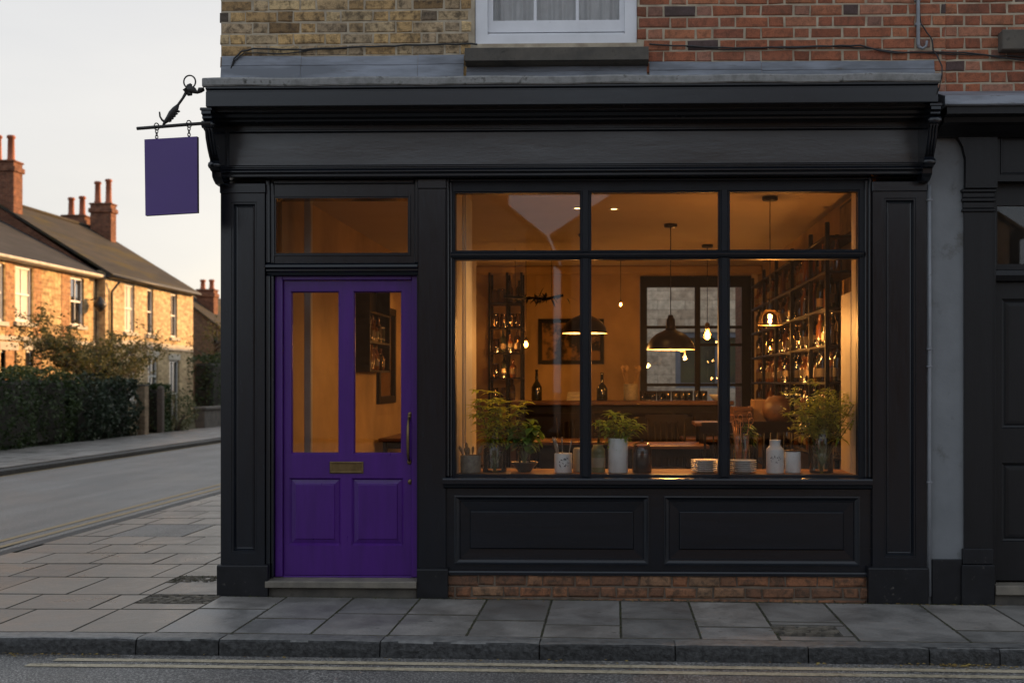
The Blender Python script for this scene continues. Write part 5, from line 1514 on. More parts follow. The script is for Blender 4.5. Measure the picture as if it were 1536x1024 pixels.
# glass dome pendant
x, z = W(1155, 487, 1.15); r = .097
t = thing('glass_pendant', 'small clear glass dome pendant lamp before the bottle shelves', 'lamp', (x, 1.15, z))
MB().lathe([(r, 0), (r * .99, .02), (r * .92, .055), (r * .75, .09), (r * .45, .115), (r * .28, .122)], (x, 1.15, z), 28).build('lamp_shade', glass('smoky_lamp_glass', (.75, .55, .32), 1.5, .02, .05), t)
MB().lathe([(r + .001, -.004), (r + .003, 0), (r + .001, .005), (r - .003, 0), (r + .001, -.004)], (x, 1.15, z), 28).build('rim', m_brass, t)
MB().lathe([(.03, .118), (.032, .13), (.026, .16), (.018, .18), (0, .185)], (x, 1.15, z), 14).build('socket', m_shade, t)
MB().lathe([(0, 0), (.010, .006), (.013, .02), (.006, .05), (0, .055)], (x, 1.15, z + .01), 10).build('bulb', m_fil, t)
MB().tube([(x, 1.15, z + .18), (x, 1.15, 2.95)], .0036, 6).build('cord', m_cable, t)
canopy(MB(), x, 1.15).build('canopy', m_shade, t)
lamp_light('pendant_light', (x, 1.15, z - .03), 15, WARM, t, .03)
# bare bulbs
def bulb(px, pyb, Yd, r, label, power):
    x, z = W(px, pyb, Yd)
    t = thing('bulb_pendant', label, 'lamp', (x, Yd, z), 'bare bulb pendants')
    MB().lathe([(0, 0), (r * .5, .006), (r * .85, r * .5), (r, r), (r * .9, r * 1.5), (r * .55, r * 2.2), (r * .42, r * 2.6)], (x, Yd, z), 18).build('bulb', m_bulbglass, t)
    MB().lathe([(0, r * .4), (r * .26, r * .7), (r * .3, r * 1.3), (r * .18, r * 1.9), (0, r * 2)], (x, Yd, z), 10).build('filament', m_fil, t)
    MB().lathe([(r * .48, r * 2.5), (r * .5, r * 2.7), (r * .5, r * 3.4), (r * .2, r * 3.8), (0, r * 3.8)], (x, Yd, z), 12).build('socket', m_brass, t)
    MB().tube([(x, Yd, z + r * 3.7), (x, Yd, 2.95)], .004, 5).build('cord', m_cable, t)
    canopy(MB(), x, Yd).build('canopy', m_shade, t)
    lamp_light('bulb_light', (x, Yd, z + r), power * .7, WARM, t, r)
bulb(1061, 511, 4.3, .052, 'bare globe bulb glowing before the gridded back window', 9)
bulb(789, 522, 5.2, .035, 'bare bulb glowing beside the narrow back shelving', 7)
bulb(931, 460, 5.6, .022, 'tiny bulb on a thin cord near the painting', 2)
# ceiling downlights
spots = [(921, 314, None, 'between the first two mullions'), (773, 400, None, ''), (1075, 412, None, ''), (868, 312, None, '')]
def downlight(x, y, label, power, ang=95):
    t = thing('downlight', label, 'downlight', (x, y, 2.969), 'recessed ceiling downlights')
    MB().lathe([(.030, -.002), (.045, -.006), (.047, -.001), (.030, -.0005)], (x, y, 2.969), 18).build('ring', m_white, t)
    MB().lathe([(0, -.003), (.026, -.003)], (x, y, 2.969), 18).build('lens', m_spot, t)
    if power: lamp_light('downlight_beam', (x, y, 2.955), power * .35, (1, .475, .125), t, .03, ang, .8)
def ceil_pt(px, py):
    u = (px - 875) / FPX; t = (2.965 - CAM_Z) * FPX / (574 - py)
    return t * (-math.sin(TH) + u * math.cos(TH)), t * (math.cos(TH) + u * math.sin(TH)) - 8
x, y = ceil_pt(921, 314); downlight(x, y, 'recessed downlight seen in the pane between the first two mullions', 40)
x, y = ceil_pt(866, 313); downlight(x, y, 'recessed downlight seen at the right edge of the first small pane', 40)
downlight(-.62, .74, 'recessed downlight washing the boarded partition by the door', 42, 95)
downlight(1.60, .42, 'recessed downlight washing the right window reveal', 14, 75)
downlight(-1.52, 1.6, 'recessed downlight behind the purple door', 66, 110)
downlight(1.12, 3.6, 'recessed downlight before the middle of the bottle shelving', 20, 110)
downlight(-2.0, 4.6, 'recessed downlight over the table by the mirror', 60, 110)

downlight(-.75, .62, 'recessed downlight above the yellow green plant', 44, 80)
downlight(.12, .62, 'recessed downlight above the white cylinder vase', 9, 80)
downlight(1.15, .62, 'recessed downlight above the white ceramic bottle', 36, 80)
# ---- tables and chairs
def table(name, label, x, y, w, d, rz=0, h=.75):
    t = thing(name, label, 'table', (0, 0, 0), 'dining tables')
    MB().box(-w / 2, w / 2, -d / 2, d / 2, h - .035, h, .006).build('tabletop', m_mwood, t)
    a = MB(); a.box(-w / 2 + .06, w / 2 - .06, -d / 2 + .06, -d / 2 + .08, h - .11, h - .036, 0); a.box(-w / 2 + .06, w / 2 - .06, d / 2 - .08, d / 2 - .06, h - .11, h - .036, 0); a.build('apron', m_dwood, t)
    for sx in (-1, 1):
        for sy in (-1, 1): MB().box(sx * (w / 2 - .06) - .022, sx * (w / 2 - .06) + .022, sy * (d / 2 - .06) - .022, sy * (d / 2 - .06) + .022, 0, h - .036, .003).build('leg', m_dwood, t)
    t.location = (x, y, FZ + .0005); t.rotation_euler = (0, 0, rz); return t
def chair_proto():
    t = thing('spindle_chair', 'x', 'chair', (0, 0, 0), 'spindle back chairs')
    MB().box(-.2, .2, -.2, .2, .435, .465, .01).build('seat', m_dwood, t)
    for sx in (-1, 1):
        for sy in (-1, 1): MB().tube([(sx * .16, sy * .16, .436), (sx * .19, sy * .2, .0)], [.018, .014], 7).build('leg', m_dwood, t)
        MB().tube([(sx * .17, .18, .46), (sx * .185, .22, .72), (sx * .19, .25, .96)], [.014, .013, .012], 7).build('back_post', m_dwood, t)
    for i in range(5):
        x = -.11 + .055 * i; MB().tube([(x, .18, .46), (x * 1.08, .245, .93)], .007, 6).build('spindle', m_dwood, t)
    b = MB(); b.ext_x([(.240, .91), (.262, .91), (.262, 1.0), (.240, 1.0)], -.215, .215); b.build('top_rail', m_dwood, t)
    return t
TA = (W(1000, 666, 2.75)[0], 2.75)
table('dining_table', 'wooden table standing behind the brown jar and plate stacks', TA[0], 2.95, .78, .7)
table('dining_table', 'wooden table farther back below the globe bulb, before the bar', 1.12, 4.15, .8, .62)
table('dining_table', 'wooden table standing behind the speckled mug of cutlery', -.42, 3.6, .85, .7)
table('dining_table', 'wooden table against the wall below the mirror, seen through the door', -2.08, 4.5, .72, 1.3)
ch0 = chair_proto()
spots_ = [(TA[0] - .52, 2.9, 1.55, 'dark spindle chair to the left of the table behind the brown jar'), (TA[0] + .05, 3.62, 0, 'dark spindle chair tucked in between the two right tables'),
          (1.30, 2.0, 3.3, 'dark spindle chair right behind the white ceramic bottle'), (1.12, 4.62, .1, 'dark spindle chair between the far table and the bar'),
          (-.42, 4.12, 0, 'dark spindle chair behind the table near the mug of cutlery'), (-.95, 3.5, 1.5, 'dark spindle chair near the boarded partition'), (-1.55, 4.3, -1.5, 'dark spindle chair by the table under the mirror'), (.98, 1.75, 3.0, 'dark spindle chair behind the right plate stack')]
for i, (x, y, rz, lb_) in enumerate(spots_):
    c = ch0 if i == 0 else dup(ch0, (x, y, FZ + .0005), rz)
    c.location = (x, y, FZ + .0005); c.rotation_euler = (0, 0, rz); c['label'] = lb_
# bread crate and paper bag on a side table before the shelves
table('side_table', 'small dark side table carrying the crate and brown sack', 1.18, 3.2, .8, .55, 0, .95)
TZ = FZ + .951
cr = MB(); a = W(1099, 0, 3.05)[0]; b_ = W(1128, 0, 3.05)[0]
for k in range(3): cr.box(a, b_, 3.0, 3.012, TZ + .005 + k * .05, TZ + .045 + k * .05, .003); cr.box(a, b_, 3.288, 3.3, TZ + .005 + k * .05, TZ + .045 + k * .05, .003)
for x in (a, b_ - .012): cr.box(x, x + .012, 3.013, 3.287, TZ, TZ + .15, .003)
cr.box(a + .013, b_ - .013, 3.013, 3.287, TZ, TZ + .012, 0)
solo('slatted_crate', cr, m_mwood, 'small slatted wooden crate on the dark side table', 'crate', ((a + b_) / 2, 3.15, TZ))
bx_ = MB(); bx_.box(W(1127, 0, 3.2)[0] + .01, W(1149, 0, 3.2)[0], 3.12, 3.36, TZ, TZ + .215, .006)
solo('cardboard_box', bx_, m_paper, 'plain cardboard box between the slatted crate and the brown sack', 'box', (1.1, 3.2, TZ))
sk = MB().lathe([(0, 0), (.13, .0), (.165, .04), (.18, .11), (.165, .18), (.12, .235), (.05, .255), (0, .25)], (0, 0, 0), 18)
sk.v = [(x + .012 * noise.noise(Vector((x * 9, y * 9, z * 9))), y * .75 + .012 * noise.noise(Vector((x * 8 + 3, y * 9, z * 9))), z) for x, y, z in sk.v]
o = solo('brown_sack', sk, m_lea, 'rounded brown leather sack on the side table left of the bouquet', 'sack', (0, 0, 0)); o.location = (W(1168, 0, 3.1)[0] + .02, 3.12, TZ + .0005)

for y_, z_, w_ in ((1.93, 1.50, 'middle'), (2.28, 1.785, 'third highest'), (3.05, 1.50, 'middle, farther along'), (1.28, 1.785, 'third highest, nearest the street'), (2.85, 2.07, 'second highest'), (4.05, 1.785, 'third highest, farther back')):
    shelf_glow(1.645, y_, z_ + .0005, f'small stand-in light on the {w_} shelf of the right wall shelving')
for x_, z_, w_ in ((sxa + .1, 1.87, 'fourth'), (sxa + .26, 1.87, 'fourth, farther right'), (sxa + .2, 2.18, 'fifth'), (sxa + .18, 1.56, 'third')):
    shelf_glow(x_, 6.085, z_ + .0005, f'small stand-in light on the {w_} shelf of the narrow back shelving')
# ---- things on the bar
def on_bar(px, y=5.0): return (W(px, 0, y)[0], y, BZ + .0005)
bt = MB().lathe([(0, 0), (.055, 0), (.06, .02), (.058, .15), (.04, .19), (.018, .22), (.014, .33), (.018, .332), (.018, .35), (0, .35)], (0, 0, 0), 14)
o = solo('bar_bottle', bt, m_gbot, 'dark long necked bottle on the bar below the painting', 'bottle', (0, 0, 0), 'bottles on the bar'); o.location = on_bar(805)
c = dup(o, on_bar(903), 1, 'round dark bottle on the bar left of the utensil crock', scale=(1.05, 1.05, .9))
cr_ = MB().lathe([(0, 0), (.075, 0), (.08, .02), (.08, .19), (.074, .19), (.07, .02), (0, .015)], (0, 0, 0), 18)
o = solo('utensil_crock', cr_, m_stonew, 'stoneware crock of utensils on the bar beside the gridded window', 'crock', (0, 0, 0)); P0 = on_bar(946); o.location = P0
rr = random.Random(12)
ut = None
for i in range(6):
    a = rr.uniform(0, 6.28); d = Vector((math.cos(a) * .25, math.sin(a) * .2, 1)).normalized()
    m = MB(); b0 = Vector((math.cos(a) * .02, math.sin(a) * .02, .03)); e = b0 + d * .30
    m.tube([b0, e], .006, 6); t2 = MB().lathe([(0, 0), (.018, .015), (.026, .04), (.018, .07), (0, .08)], (0, 0, 0), 10)
    m.add([Vector((v[0], v[1] * .4, v[2])) + e for v in t2.v], t2.f, True)
    solo('wooden_spoon', MB().add([Vector(v) + Vector(P0) for v in m.v], m.f, True), m_spoon, 'wooden spoon standing in the stoneware crock on the bar', 'spoon', P0, 'spoons in the bar crock')
gp_ = MB().lathe([(0, .0), (.032, 0), (.036, .01), (.04, .11), (.038, .11), (.034, .012), (0, .012)], (0, 0, 0), 14)
g0 = solo('bar_glass', gp_, m_tumbler, 'clear tumbler in the row on the bar before the gridded window', 'glass', (0, 0, 0), 'tumblers on the bar')
for i in range(18):
    loc = on_bar(966 + (i % 9) * 11.5 + rr.uniform(-3, 3), 4.98 + (i // 9) * .14)
    c = g0 if i == 0 else dup(g0, loc, 0)
    c.location = loc
wb = MB().lathe([(0, 0), (.05, 0), (.10, .05), (.11, .07), (.104, .07), (.05, .012), (0, .01)], (0, 0, 0), 18)
o = solo('white_bowl', wb, m_cer, 'white bowl on the bar at the right end of the tumblers', 'bowl', (0, 0, 0)); o.location = on_bar(1078, 5.0)
bk = MB().box(-.09, .09, -.06, .06, 0, .035, .004).box(-.085, .085, -.058, .058, .0355, .07, .004).box(-.08, .09, -.05, .05, .0705, .098, .004)
o = solo('book_stack', bk, m_cream, 'low stack of cream menus on the bar under the painting', 'books', (0, 0, 0)); o.location = on_bar(862)

# ================================================================= ON THE WINDOW LEDGE
def led(px, y=.30): return Vector((xp(px, y), y, LZ + .0005))
def sc(px, y=.30): return px * (8 + y) / FPX
def pot(r, h, t=.006): return [(0, 0), (r * .94, 0), (r, .008), (r, h - .004), (r - t * .5, h), (r - t, h - .004), (r - t, .012), (0, .012)]
def utensils(base, r, h, n, kind, group, label, mat, seed, lmin, lmax):
    rr = random.Random(seed)
    for i in range(n):
        a = rr.uniform(0, 6.28); k = rr.uniform(.3, .8)
        b0 = Vector(base) + Vector((math.cos(a) * r * .3, math.sin(a) * r * .3, .014))
        e = Vector(base) + Vector((math.cos(a) * r * .78, math.sin(a) * r * .78, h)); d = (e - b0).normalized()
        L = rr.uniform(lmin, lmax); tip = b0 + d * L; m = MB()
        if kind == 'wood':
            m.tube([b0, tip], .0042, 6); m.tube([tip - d * .01, tip + d * .012, tip + d * .03, tip + d * .045], [.005, .010, .011, .004], 8)
        elif kind == 'metal':
            m.tube([b0, b0 + d * L * .6, tip - d * .03, tip], [.003, .0035, .006, .0035], 6)
        else:
            m.tube([b0, tip], .0035, 6); ring = []
            u = d.cross(Vector((0, 1, 0))).normalized()
            for q in range(13):
                t = 2 * math.pi * q / 12; ring.append(tip + d * (.026 - .026 * math.cos(t)) + u * .018 * math.sin(t))
            m.tube(ring, .0028, 5)
        solo({'wood': 'wooden_utensil', 'metal': 'cutlery', 'whisk': 'copper_utensil'}[kind], m, mat, label, 'utensil', tuple(b0), group)
def stuffed(name, label, base, mat, seed, stems, leafspec, spread, h, cat='plant', stemr=.0028, extra=None):
    """stems fanning from a vase, each with leaves"""
    rr = random.Random(seed); t = thing(name, label, cat, tuple(base))
    st_ = MB(); lf = MB()
    for i in range(stems):
        a = i * 2.4 + rr.uniform(-.4, .4); k = rr.uniform(.15, 1) * spread
        d = Vector((math.cos(a) * k, math.sin(a) * k * .6, 1))
        b0 = Vector(base) + Vector((-math.cos(a) * .012, -math.sin(a) * .010, .012))
        L = h * rr.uniform(.72, 1.05)
        pts = stem_pts(b0, d, L, .5, rr, 7); st_.tube(pts, [stemr * (1.2 - .09 * q) for q in range(8)], 6)
        leafspec(lf, pts, rr, i)
    st_.build('stem', m_stem, t); lf.build('leaves', mat, t)
    if extra: extra(t, rr)
    return t
m_stem = M('green_stem', (.10, .13, .03), .5)
m_lfy = leafmat('yellow_green_leaves', (.36, .44, .04), (.75, .74, .10), .45)
m_lfd = leafmat('dark_green_leaves', (.08, .17, .035), (.26, .42, .09), .4, .4)
m_lfm = leafmat('mid_green_leaves', (.16, .30, .04), (.44, .58, .10), .45, .45)
m_lfb = leafmat('bouquet_leaves', (.18, .28, .04), (.58, .60, .09), .45, .45)
m_flo = leafmat('yellow_blossoms', (.42, .26, .03), (.55, .38, .06), .3)

# 1 stoneware pot with wooden utensils
p1 = led(706, .26); r1 = sc(15.5); h1_ = sc(26)
solo('stoneware_pot', MB().lathe(pot(r1, h1_), tuple(p1), 24), m_stonew, 'speckled stoneware pot at the left end of the window ledge', 'pot', tuple(p1))
utensils(p1, r1, h1_, 8, 'wood', 'wooden utensils in the stoneware pot', 'short wooden utensil standing in the leftmost stoneware pot', m_spoon, 31, .13, .165)
# 2 glass vase with the yellow-green plant
p2 = led(742, .34); k = sc(1, .34)
v2 = MB().lathe([(0, 0), (17.5 * k, 0), (18 * k, .01), (18 * k, 32 * k), (17 * k, 38 * k), (9.5 * k, 48 * k), (9 * k, 56 * k), (11 * k, 61 * k)], tuple(p2), 28)
solo('glass_vase', v2, m_jar, 'wide shouldered clear glass vase holding the yellow green plant', 'vase', tuple(p2))
solo('vase_water', MB().lathe([(0, .004), (16.8 * k, .006), (17 * k, 31 * k), (0, 31 * k)], tuple(p2), 24), m_water, 'water half filling the wide shouldered glass vase', 'water', tuple(p2))
def rosette(lf, pts, rr, i):
    for q in (3, 4, 5, 6, 7):
        n = 5 if q < 6 else 9
        for j in range(n):
            a = j * 6.283 / n + rr.uniform(-.3, .3)
            blade(lf, pts[q], (math.cos(a), math.sin(a), rr.uniform(.2, .9)), rr.uniform(.065, .105), .025, .9, rr, 4)
stuffed('leafy_plant', 'yellow green plant with narrow leaf rosettes in the wide glass vase', p2, m_lfy, 51, 16, rosette, .46, 118 * k)
# 3 dark bowl with tumbler and broad leaved plant
p3 = led(787, .34)
b3 = MB().lathe([(0, 0), (9 * k, 0), (10 * k, .006), (15 * k, 8 * k), (20 * k, 13.5 * k), (20.5 * k, 15 * k), (19 * k, 14.6 * k), (9 * k, 5 * k), (0, 4.5 * k)], tuple(p3), 28)
solo('dark_bowl', b3, m_dkcer, 'dark glazed footed bowl carrying a glass of broad leaves', 'bowl', tuple(p3))
p3b = p3 + Vector((0, 0, 5.2 * k))
solo('plant_glass', MB().lathe([(0, 0), (8 * k, 0), (8.5 * k, .006), (10 * k, 26 * k)], tuple(p3b), 22), m_jar, 'small clear glass standing in the dark footed bowl', 'glass', tuple(p3b))
def broad(lf, pts, rr, i):
    for q in (4, 5, 6, 7):
        for j in range(2 if q < 7 else 3):
            a = rr.uniform(0, 6.28)
            blade(lf, pts[q], (math.cos(a), math.sin(a) * .8, rr.uniform(-.3, .5)), rr.uniform(.065, .105), rr.uniform(.05, .07), 1.2, rr, 5, .2, .55)
stuffed('broad_leaf_plant', 'dark green broad leaved plant in the glass on the dark bowl', p3b, m_lfd, 52, 12, broad, .62, 72 * k)
# 4 floral mug of cutlery
p4 = led(845, .26); r4 = sc(13.3, .26); h4_ = sc(29.5, .26)
mg = thing('flower_mug', 'white stoneware pot with dark flower motif, holding cutlery', 'pot', tuple(p4))
MB().lathe(pot(r4, h4_), tuple(p4), 28).build('body', m_cer, mg)
def motif(par, c, r, zc, seed, n, s, spread_a=.75, spread_z=.03):
    rr = random.Random(seed); mb = MB(); rp2 = r + .0007
    def on(a, z): return (c[0] + rp2 * math.cos(a), c[1] + rp2 * math.sin(a), c[2] + z)
    for i in range(n):
        a0 = -math.pi / 2 + rr.uniform(-spread_a, spread_a); z0 = zc + rr.uniform(-spread_z, spread_z); th = rr.uniform(0, 6.28); w = s * rr.uniform(.6, 1.3)
        vs = [on(a0 + (w * math.cos(th) * math.cos(p) - w * .45 * math.sin(th) * math.sin(p)) / r, z0 + w * math.sin(th) * math.cos(p) + w * .45 * math.cos(th) * math.sin(p)) for p in [6.283 * q / 8 for q in range(8)]]
        mb.add(vs, [list(range(8))])
    pts = [on(-math.pi / 2 - spread_a * .6 + spread_a * 1.2 * q / 8, zc + .01 * math.sin(q * .9) + .004 * q) for q in range(9)]
    mb.tube(pts, .0008, 4)
    mb.build('flower_motif', m_motif, par)
motif(mg, p4, r4, h4_ * .55, 3, 17, .0065)
utensils(p4, r4, h4_, 8, 'metal', 'cutlery in the flower pot', 'piece of cutlery standing in the pot with the flower motif', m_metal, 33, .19, .255)
# 5 two jars either side of the first mullion
p5 = led(871, .36); solo('cream_jar', MB().lathe([(0, 0), (11 * k, 0), (11.5 * k, .008), (11.5 * k, 33 * k), (10 * k, 36 * k), (9 * k, 36 * k), (9 * k, 20 * k), (0, 20 * k)], tuple(p5), 24), m_cream, 'cream jar half hidden behind the first mullion', 'jar', tuple(p5))
p5 = led(897, .30); j5 = thing('olive_jar', 'olive green ribbed jar standing left of the white vase', 'jar', tuple(p5))
MB().lathe([(0, 0), (10 * k, 0), (10.8 * k, .008), (10.8 * k, 26 * k), (10.2 * k, 28 * k), (10.8 * k, 30 * k), (10.2 * k, 35 * k), (8 * k, 37 * k), (7.4 * k, 41 * k), (6.5 * k, 41 * k), (6.5 * k, 30 * k), (0, 30 * k)], tuple(p5), 24).build('body', m_greenj, j5)
MB().lathe([(10.9 * k, 8 * k), (10.95 * k, 8.2 * k), (10.95 * k, 22 * k), (10.9 * k, 22.2 * k)], tuple(p5), 24).build('label', m_cream, j5)
def sprig(lf, pts, rr, i):
    for q in range(3, 8):
        for j in range(3):
            a = rr.uniform(0, 6.28); blade(lf, pts[q], (math.cos(a), math.sin(a), rr.uniform(.1, .9)), rr.uniform(.03, .06), .016, .8, rr, 3)
stuffed('leaf_sprig', 'short leafy sprig with pinkish tips standing in the olive jar', p5 + Vector((0, 0, 24 * k)), leafmat('pinkish_leaves', (.10, .12, .03), (.30, .16, .10), .3), 58, 4, sprig, .35, 58 * k)
# 6 white cylinder vase
p6 = led(927, .28); r6 = sc(15, .28); h6 = sc(52, .28)
solo('white_vase', MB().lathe(pot(r6, h6, .008), tuple(p6), 32), m_cer, 'tall plain white cylinder vase right of the first mullion', 'vase', tuple(p6))
def herb(lf, pts, rr, i):
    for q in range(2, 8):
        for j in range(3 if q < 7 else 6):
            a = rr.uniform(0, 6.28); blade(lf, pts[q], (math.cos(a), math.sin(a) * .8, rr.uniform(-.1, 1.0)), rr.uniform(.05, .095), rr.uniform(.018, .032), 1.0, rr, 4)
def blossoms(t, rr):
    m = MB()
    for i in range(7):
        c = p6 + Vector((rr.uniform(-.10, .16), rr.uniform(-.06, .06), h6 + rr.uniform(.06, .25)))
        for j in range(9):
            a = j * .7; blade(m, c, (math.cos(a), math.sin(a), rr.uniform(.2, .9)), .022, .010, .5, rr, 3)
    m.build('blossom', m_flo, t)
stuffed('flowering_plant', 'green plant with a few yellow blossoms in the white cylinder vase', p6 + Vector((0, 0, h6 * .5)), m_lfm, 53, 16, herb, .75, .30, extra=blossoms)
# 7 brown glass jar
p7 = led(963, .28); j7 = thing('brown_jar', 'brown glass storage jar with glass lid right of the white vase', 'jar', tuple(p7))
MB().lathe([(0, 0), (13.5 * k, 0), (14.5 * k, .01), (14.5 * k, 33 * k), (13 * k, 38 * k), (12 * k, 40 * k)], tuple(p7), 28).build('body', m_jarbrown, j7)
MB().lathe([(13.5 * k, 40.5 * k), (13.5 * k, 42.5 * k), (10 * k, 44 * k), (3 * k, 45 * k), (2 * k, 47 * k), (3.2 * k, 49 * k), (0, 50 * k)], tuple(p7), 24).build('lid', m_jar, j7)
MB().lathe([(0, .006), (13 * k, .008), (13.4 * k, 27 * k), (0, 28 * k)], tuple(p7), 22).build('contents', M('ground_coffee', (.05, .022, .010), .9, bs=.6), j7)
# 8, 9 plate stacks
pl0 = MB().lathe([(0, .0), (.055, 0), (.058, .004), (.085, .012), (.105, .017), (.106, .0195), (.104, .020), (.084, .0155), (.056, .0075), (0, .007)], (0, 0, 0), 36)
order = ['bottom', 'second from bottom', 'third from bottom', 'third from top', 'second from top', 'topmost']
pp0 = None
for px, where, y, s in ((1058, 'stack left of the second mullion', .30, 1.0), (1114.5, 'stack right of the second mullion', .27, .93)):
    base = led(px, y)
    for i in range(6):
        lb_ = f'white plate, {order[i]} of the {where}'
        loc = base + Vector((R.uniform(-.001, .001), R.uniform(-.001, .001), i * .0148 * 1.0))
        if pp0 is None:
            pp0 = solo('plate', pl0, m_cer, lb_, 'plate', (0, 0, 0), 'stacked white plates'); pp0.location = loc
        else: dup(pp0, loc, R.uniform(0, 6), lb_, scale=(s, s, 1))
# glass jar with copper utensils and leaves behind the right stack
p9 = led(1112, .46); k9 = sc(1, .46)
solo('utensil_jar', MB().lathe([(0, 0), (17 * k9, 0), (18 * k9, .01), (18 * k9, 46 * k9), (16 * k9, 52 * k9), (16.5 * k9, 56 * k9)], tuple(p9), 26), m_jar, 'clear jar of copper utensils behind the right plate stack', 'jar', tuple(p9))
utensils(p9, 15 * k9, 52 * k9, 9, 'whisk', 'copper utensils in the clear jar', 'looped copper utensil in the clear jar behind the plates', m_copper, 35, .31, .37)
def side_leaf(lf, pts, rr, i):
    for q in (5, 6, 7):
        for j in range(3): blade(lf, pts[q], (rr.uniform(.3, 1), rr.uniform(-.5, .5), rr.uniform(-.2, .5)), rr.uniform(.08, .12), .030, 1.2, rr, 5)
stuffed('drooping_leaves', 'drooping green leaves leaning out of the copper utensil jar', p9 + Vector((.03, 0, 10 * k9)), m_lfd, 54, 4, side_leaf, .32, 58 * k9)
# 10 white bottle, 11 canister
pA = led(1162.5, .28); kA = sc(1, .28)
w10 = thing('ceramic_bottle', 'white narrow necked ceramic bottle with a dark flower sprig', 'bottle', tuple(pA))
MB().lathe([(0, 0), (12.8 * kA, 0), (13.3 * kA, .008), (13.3 * kA, 33 * kA), (12.5 * kA, 36.5 * kA), (9 * kA, 40 * kA), (8 * kA, 42 * kA), (8 * kA, 48 * kA), (8.3 * kA, 49.5 * kA), (6.5 * kA, 49.5 * kA), (6.4 * kA, 42 * kA), (0, 41 * kA)], tuple(pA), 32).build('body', m_cer, w10)
motif(w10, pA, 13.3 * kA, 21 * kA, 6, 15, .0055, .6, .028)
pB = led(1189, .31); w11 = thing('ceramic_canister', 'short white ceramic canister with wooden lid beside the white bottle', 'canister', tuple(pB))
MB().lathe(pot(12 * kA, 32 * kA), tuple(pB), 30).build('body', m_cer, w11)
MB().lathe([(0, 0), (12.2 * kA, 0), (12.2 * kA, 1.6 * kA), (3 * kA, 2 * kA), (2.5 * kA, 3.6 * kA), (0, 4 * kA)], tuple(pB + Vector((0, 0, 32.1 * kA))), 26).build('lid', m_mwood, w11)
# 12 tall vase with the bouquet
pC = led(1232, .33)
solo('tall_vase', MB().lathe([(0, 0), (17 * k, 0), (17.6 * k, .008), (18 * k, 40 * k), (18.6 * k, 75 * k), (18.2 * k, 75 * k)], tuple(pC), 30), m_jar, 'tall straight clear glass vase holding the big wispy bouquet', 'vase', tuple(pC))
solo('vase_water', MB().lathe([(0, .004), (16.4 * k, .006), (17.2 * k, 42 * k), (0, 42 * k)], tuple(pC), 24), m_water, 'water standing in the tall straight glass vase', 'water', tuple(pC))
def fern(lf, pts, rr, i):
    for q in range(4, 8):
        for j in range(4):
            a = rr.uniform(0, 6.28); d = Vector((math.cos(a), math.sin(a) * .7, rr.uniform(.0, .8))).normalized()
            L = rr.uniform(.05, .11); tw = [pts[q] + d * L * s + Vector((0, 0, -.02 * s * s)) for s in (0, .5, 1)]
            lf.tube(tw, [.0014, .001, .0007], 4)
            for s in range(8):
                p = pts[q] + d * L * (s + 1) / 8
                b2 = rr.uniform(0, 6.28)
                blade(lf, p, (math.cos(b2), math.sin(b2), rr.uniform(-.2, .8)), rr.uniform(.026, .05), .017, .6, rr, 2)
    if i % 3 == 0:
        for j in range(3):
            a = rr.uniform(0, 6.28); blade(lf, pts[4], (math.cos(a), math.sin(a), .3), .13, .022, 1.3, rr, 5)
stuffed('wispy_bouquet', 'big wispy green bouquet of fine sprigs in the tall glass vase', pC, m_lfb, 55, 20, fern, .54, 126 * k, stemr=.0034)

# ================================================================= ACROSS THE ROAD (seen mirrored in the window glass)
m_far = brick_tex('opposite_dark_brick', (.075, .065, .06), (.055, .048, .045), (.09, .08, .075))
oa = gable_house('opposite_house', 'gable fronted brick house across the road mirrored in the first panes', -10.6, -2.2, -34, -24.5, 5.8, 9.2, m_far, m_slate2, [], group='gabled houses across the road')
ob = gable_house('opposite_house', 'second gable fronted house across the road mirrored in the middle panes', -1.5, 11.5, -34, -24.5, 5.8, 10.0, m_far, m_slate2, [], group='gabled houses across the road')

chimney(oa, -3.6, -26.5, 6.0, 9.9, .8, .6, [(-3.8, -26.5, .5), (-3.4, -26.5, .5)])
# ================================================================= LIGHT, SKY, CAMERA
SUN_EL, SUN_AZ = math.radians(11.0), math.radians(40.0)      # azimuth measured from +X towards +Y
sv = Vector((math.cos(SUN_AZ) * math.cos(SUN_EL), math.sin(SUN_AZ) * math.cos(SUN_EL), math.sin(SUN_EL)))
l = bpy.data.lights.new('sun', 'SUN'); l.energy = 5.0; l.angle = math.radians(.6); l.color = (1, .54, .19)
o = bpy.data.objects.new('sun', l); C.objects.link(o); o.rotation_euler = sv.to_track_quat('Z', 'Y').to_euler(); o.location = (6, 20, 12)
w = bpy.data.worlds.new('World'); bpy.context.scene.world = w; w.use_nodes = True
n = w.node_tree; n.nodes.clear()
sky = n.nodes.new('ShaderNodeTexSky'); sky.sky_type = 'NISHITA'; sky.sun_disc = False
sky.sun_elevation = SUN_EL; sky.sun_rotation = math.pi / 2 - SUN_AZ
sky.air_density = 1.0; sky.dust_density = 3.0; sky.ozone_density = 1.0
hs_ = n.nodes.new('ShaderNodeHueSaturation'); hs_.inputs['Saturation'].default_value = SKY_SAT if 'SKY_SAT' in globals() else .28
bg = n.nodes.new('ShaderNodeBackground'); bg.inputs[1].default_value = .06
ou = n.nodes.new('ShaderNodeOutputWorld')
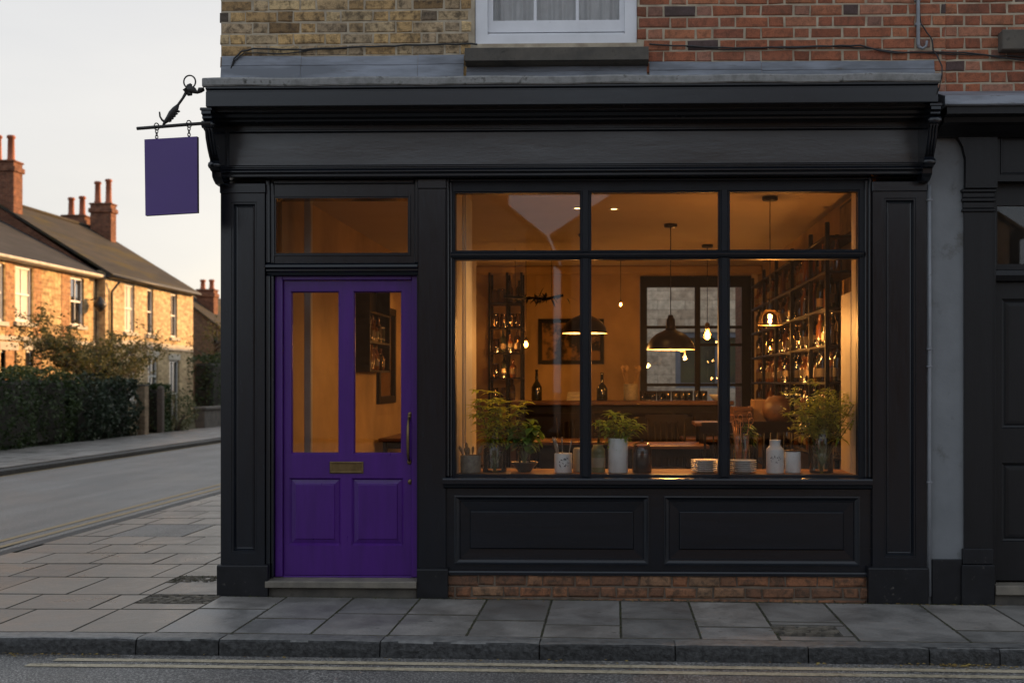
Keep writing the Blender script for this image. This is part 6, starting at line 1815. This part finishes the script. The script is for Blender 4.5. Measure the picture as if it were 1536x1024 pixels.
n.links.new(sky.outputs[0], hs_.inputs['Color']); n.links.new(hs_.outputs[0], bg.inputs[0])
tc_ = n.nodes.new('ShaderNodeTexCoord'); dt = n.nodes.new('ShaderNodeVectorMath'); dt.operation = 'DOT_PRODUCT'; dt.inputs[1].default_value = (.0, .93, -.36)
n.links.new(tc_.outputs['Generated'], dt.inputs[0])
vc = ramp(n, dt.outputs['Value'], [(0, (.80, .90, 1.04)), (.5, (.86, .88, .90)), (.72, (.86, .835, .815)), (.83, (1.02, .945, .85)), (.90, (1.42, 1.22, .93))])
veil = n.nodes.new('ShaderNodeBackground'); cl = noise_tex(n, coord(n, (1.2, 1.2, 5), 'Generated'), 2.2, 6, .55); vc = mixc(n, 1.0, vc, ramp(n, cl, [(.3, (.93, .935, .95)), (.7, (1.06, 1.05, 1.03))]), 'MULTIPLY'); n.links.new(vc, veil.inputs[0]); veil.inputs[1].default_value = .365     # thin high cloud
ad = n.nodes.new('ShaderNodeAddShader')
n.links.new(bg.outputs[0], ad.inputs[0]); n.links.new(veil.outputs[0], ad.inputs[1]); n.links.new(ad.outputs[0], ou.inputs[0])

cam = bpy.data.cameras.new('camera'); co_ = bpy.data.objects.new('camera', cam); C.objects.link(co_)
co_.location = (0, -8, CAM_Z); co_.rotation_euler = (math.pi / 2, 0, TH)
cam.sensor_width = 36; cam.lens = 36 * FPX / 1536
cam.shift_x = (768 - 875) / 1536; cam.shift_y = (574 - 512) / 1536
cam.clip_start = .05; cam.clip_end = 2000
cam.dof.use_dof = True; cam.dof.focus_distance = 8.0; cam.dof.aperture_fstop = 2.3
s = bpy.context.scene; s.camera = co_
s.render.engine = 'CYCLES'
cy_ = s.cycles
cy_.use_denoising = True; cy_.max_bounces = 9; cy_.diffuse_bounces = 4; cy_.glossy_bounces = 4; cy_.transparent_max_bounces = 24; cy_.transmission_bounces = 6
cy_.caustics_reflective = False; cy_.caustics_refractive = False; cy_.sample_clamp_indirect = 4.0
s.view_settings.view_transform = 'Standard'; s.view_settings.look = 'None'; s.view_settings.gamma = 1
s.view_settings.exposure = .85
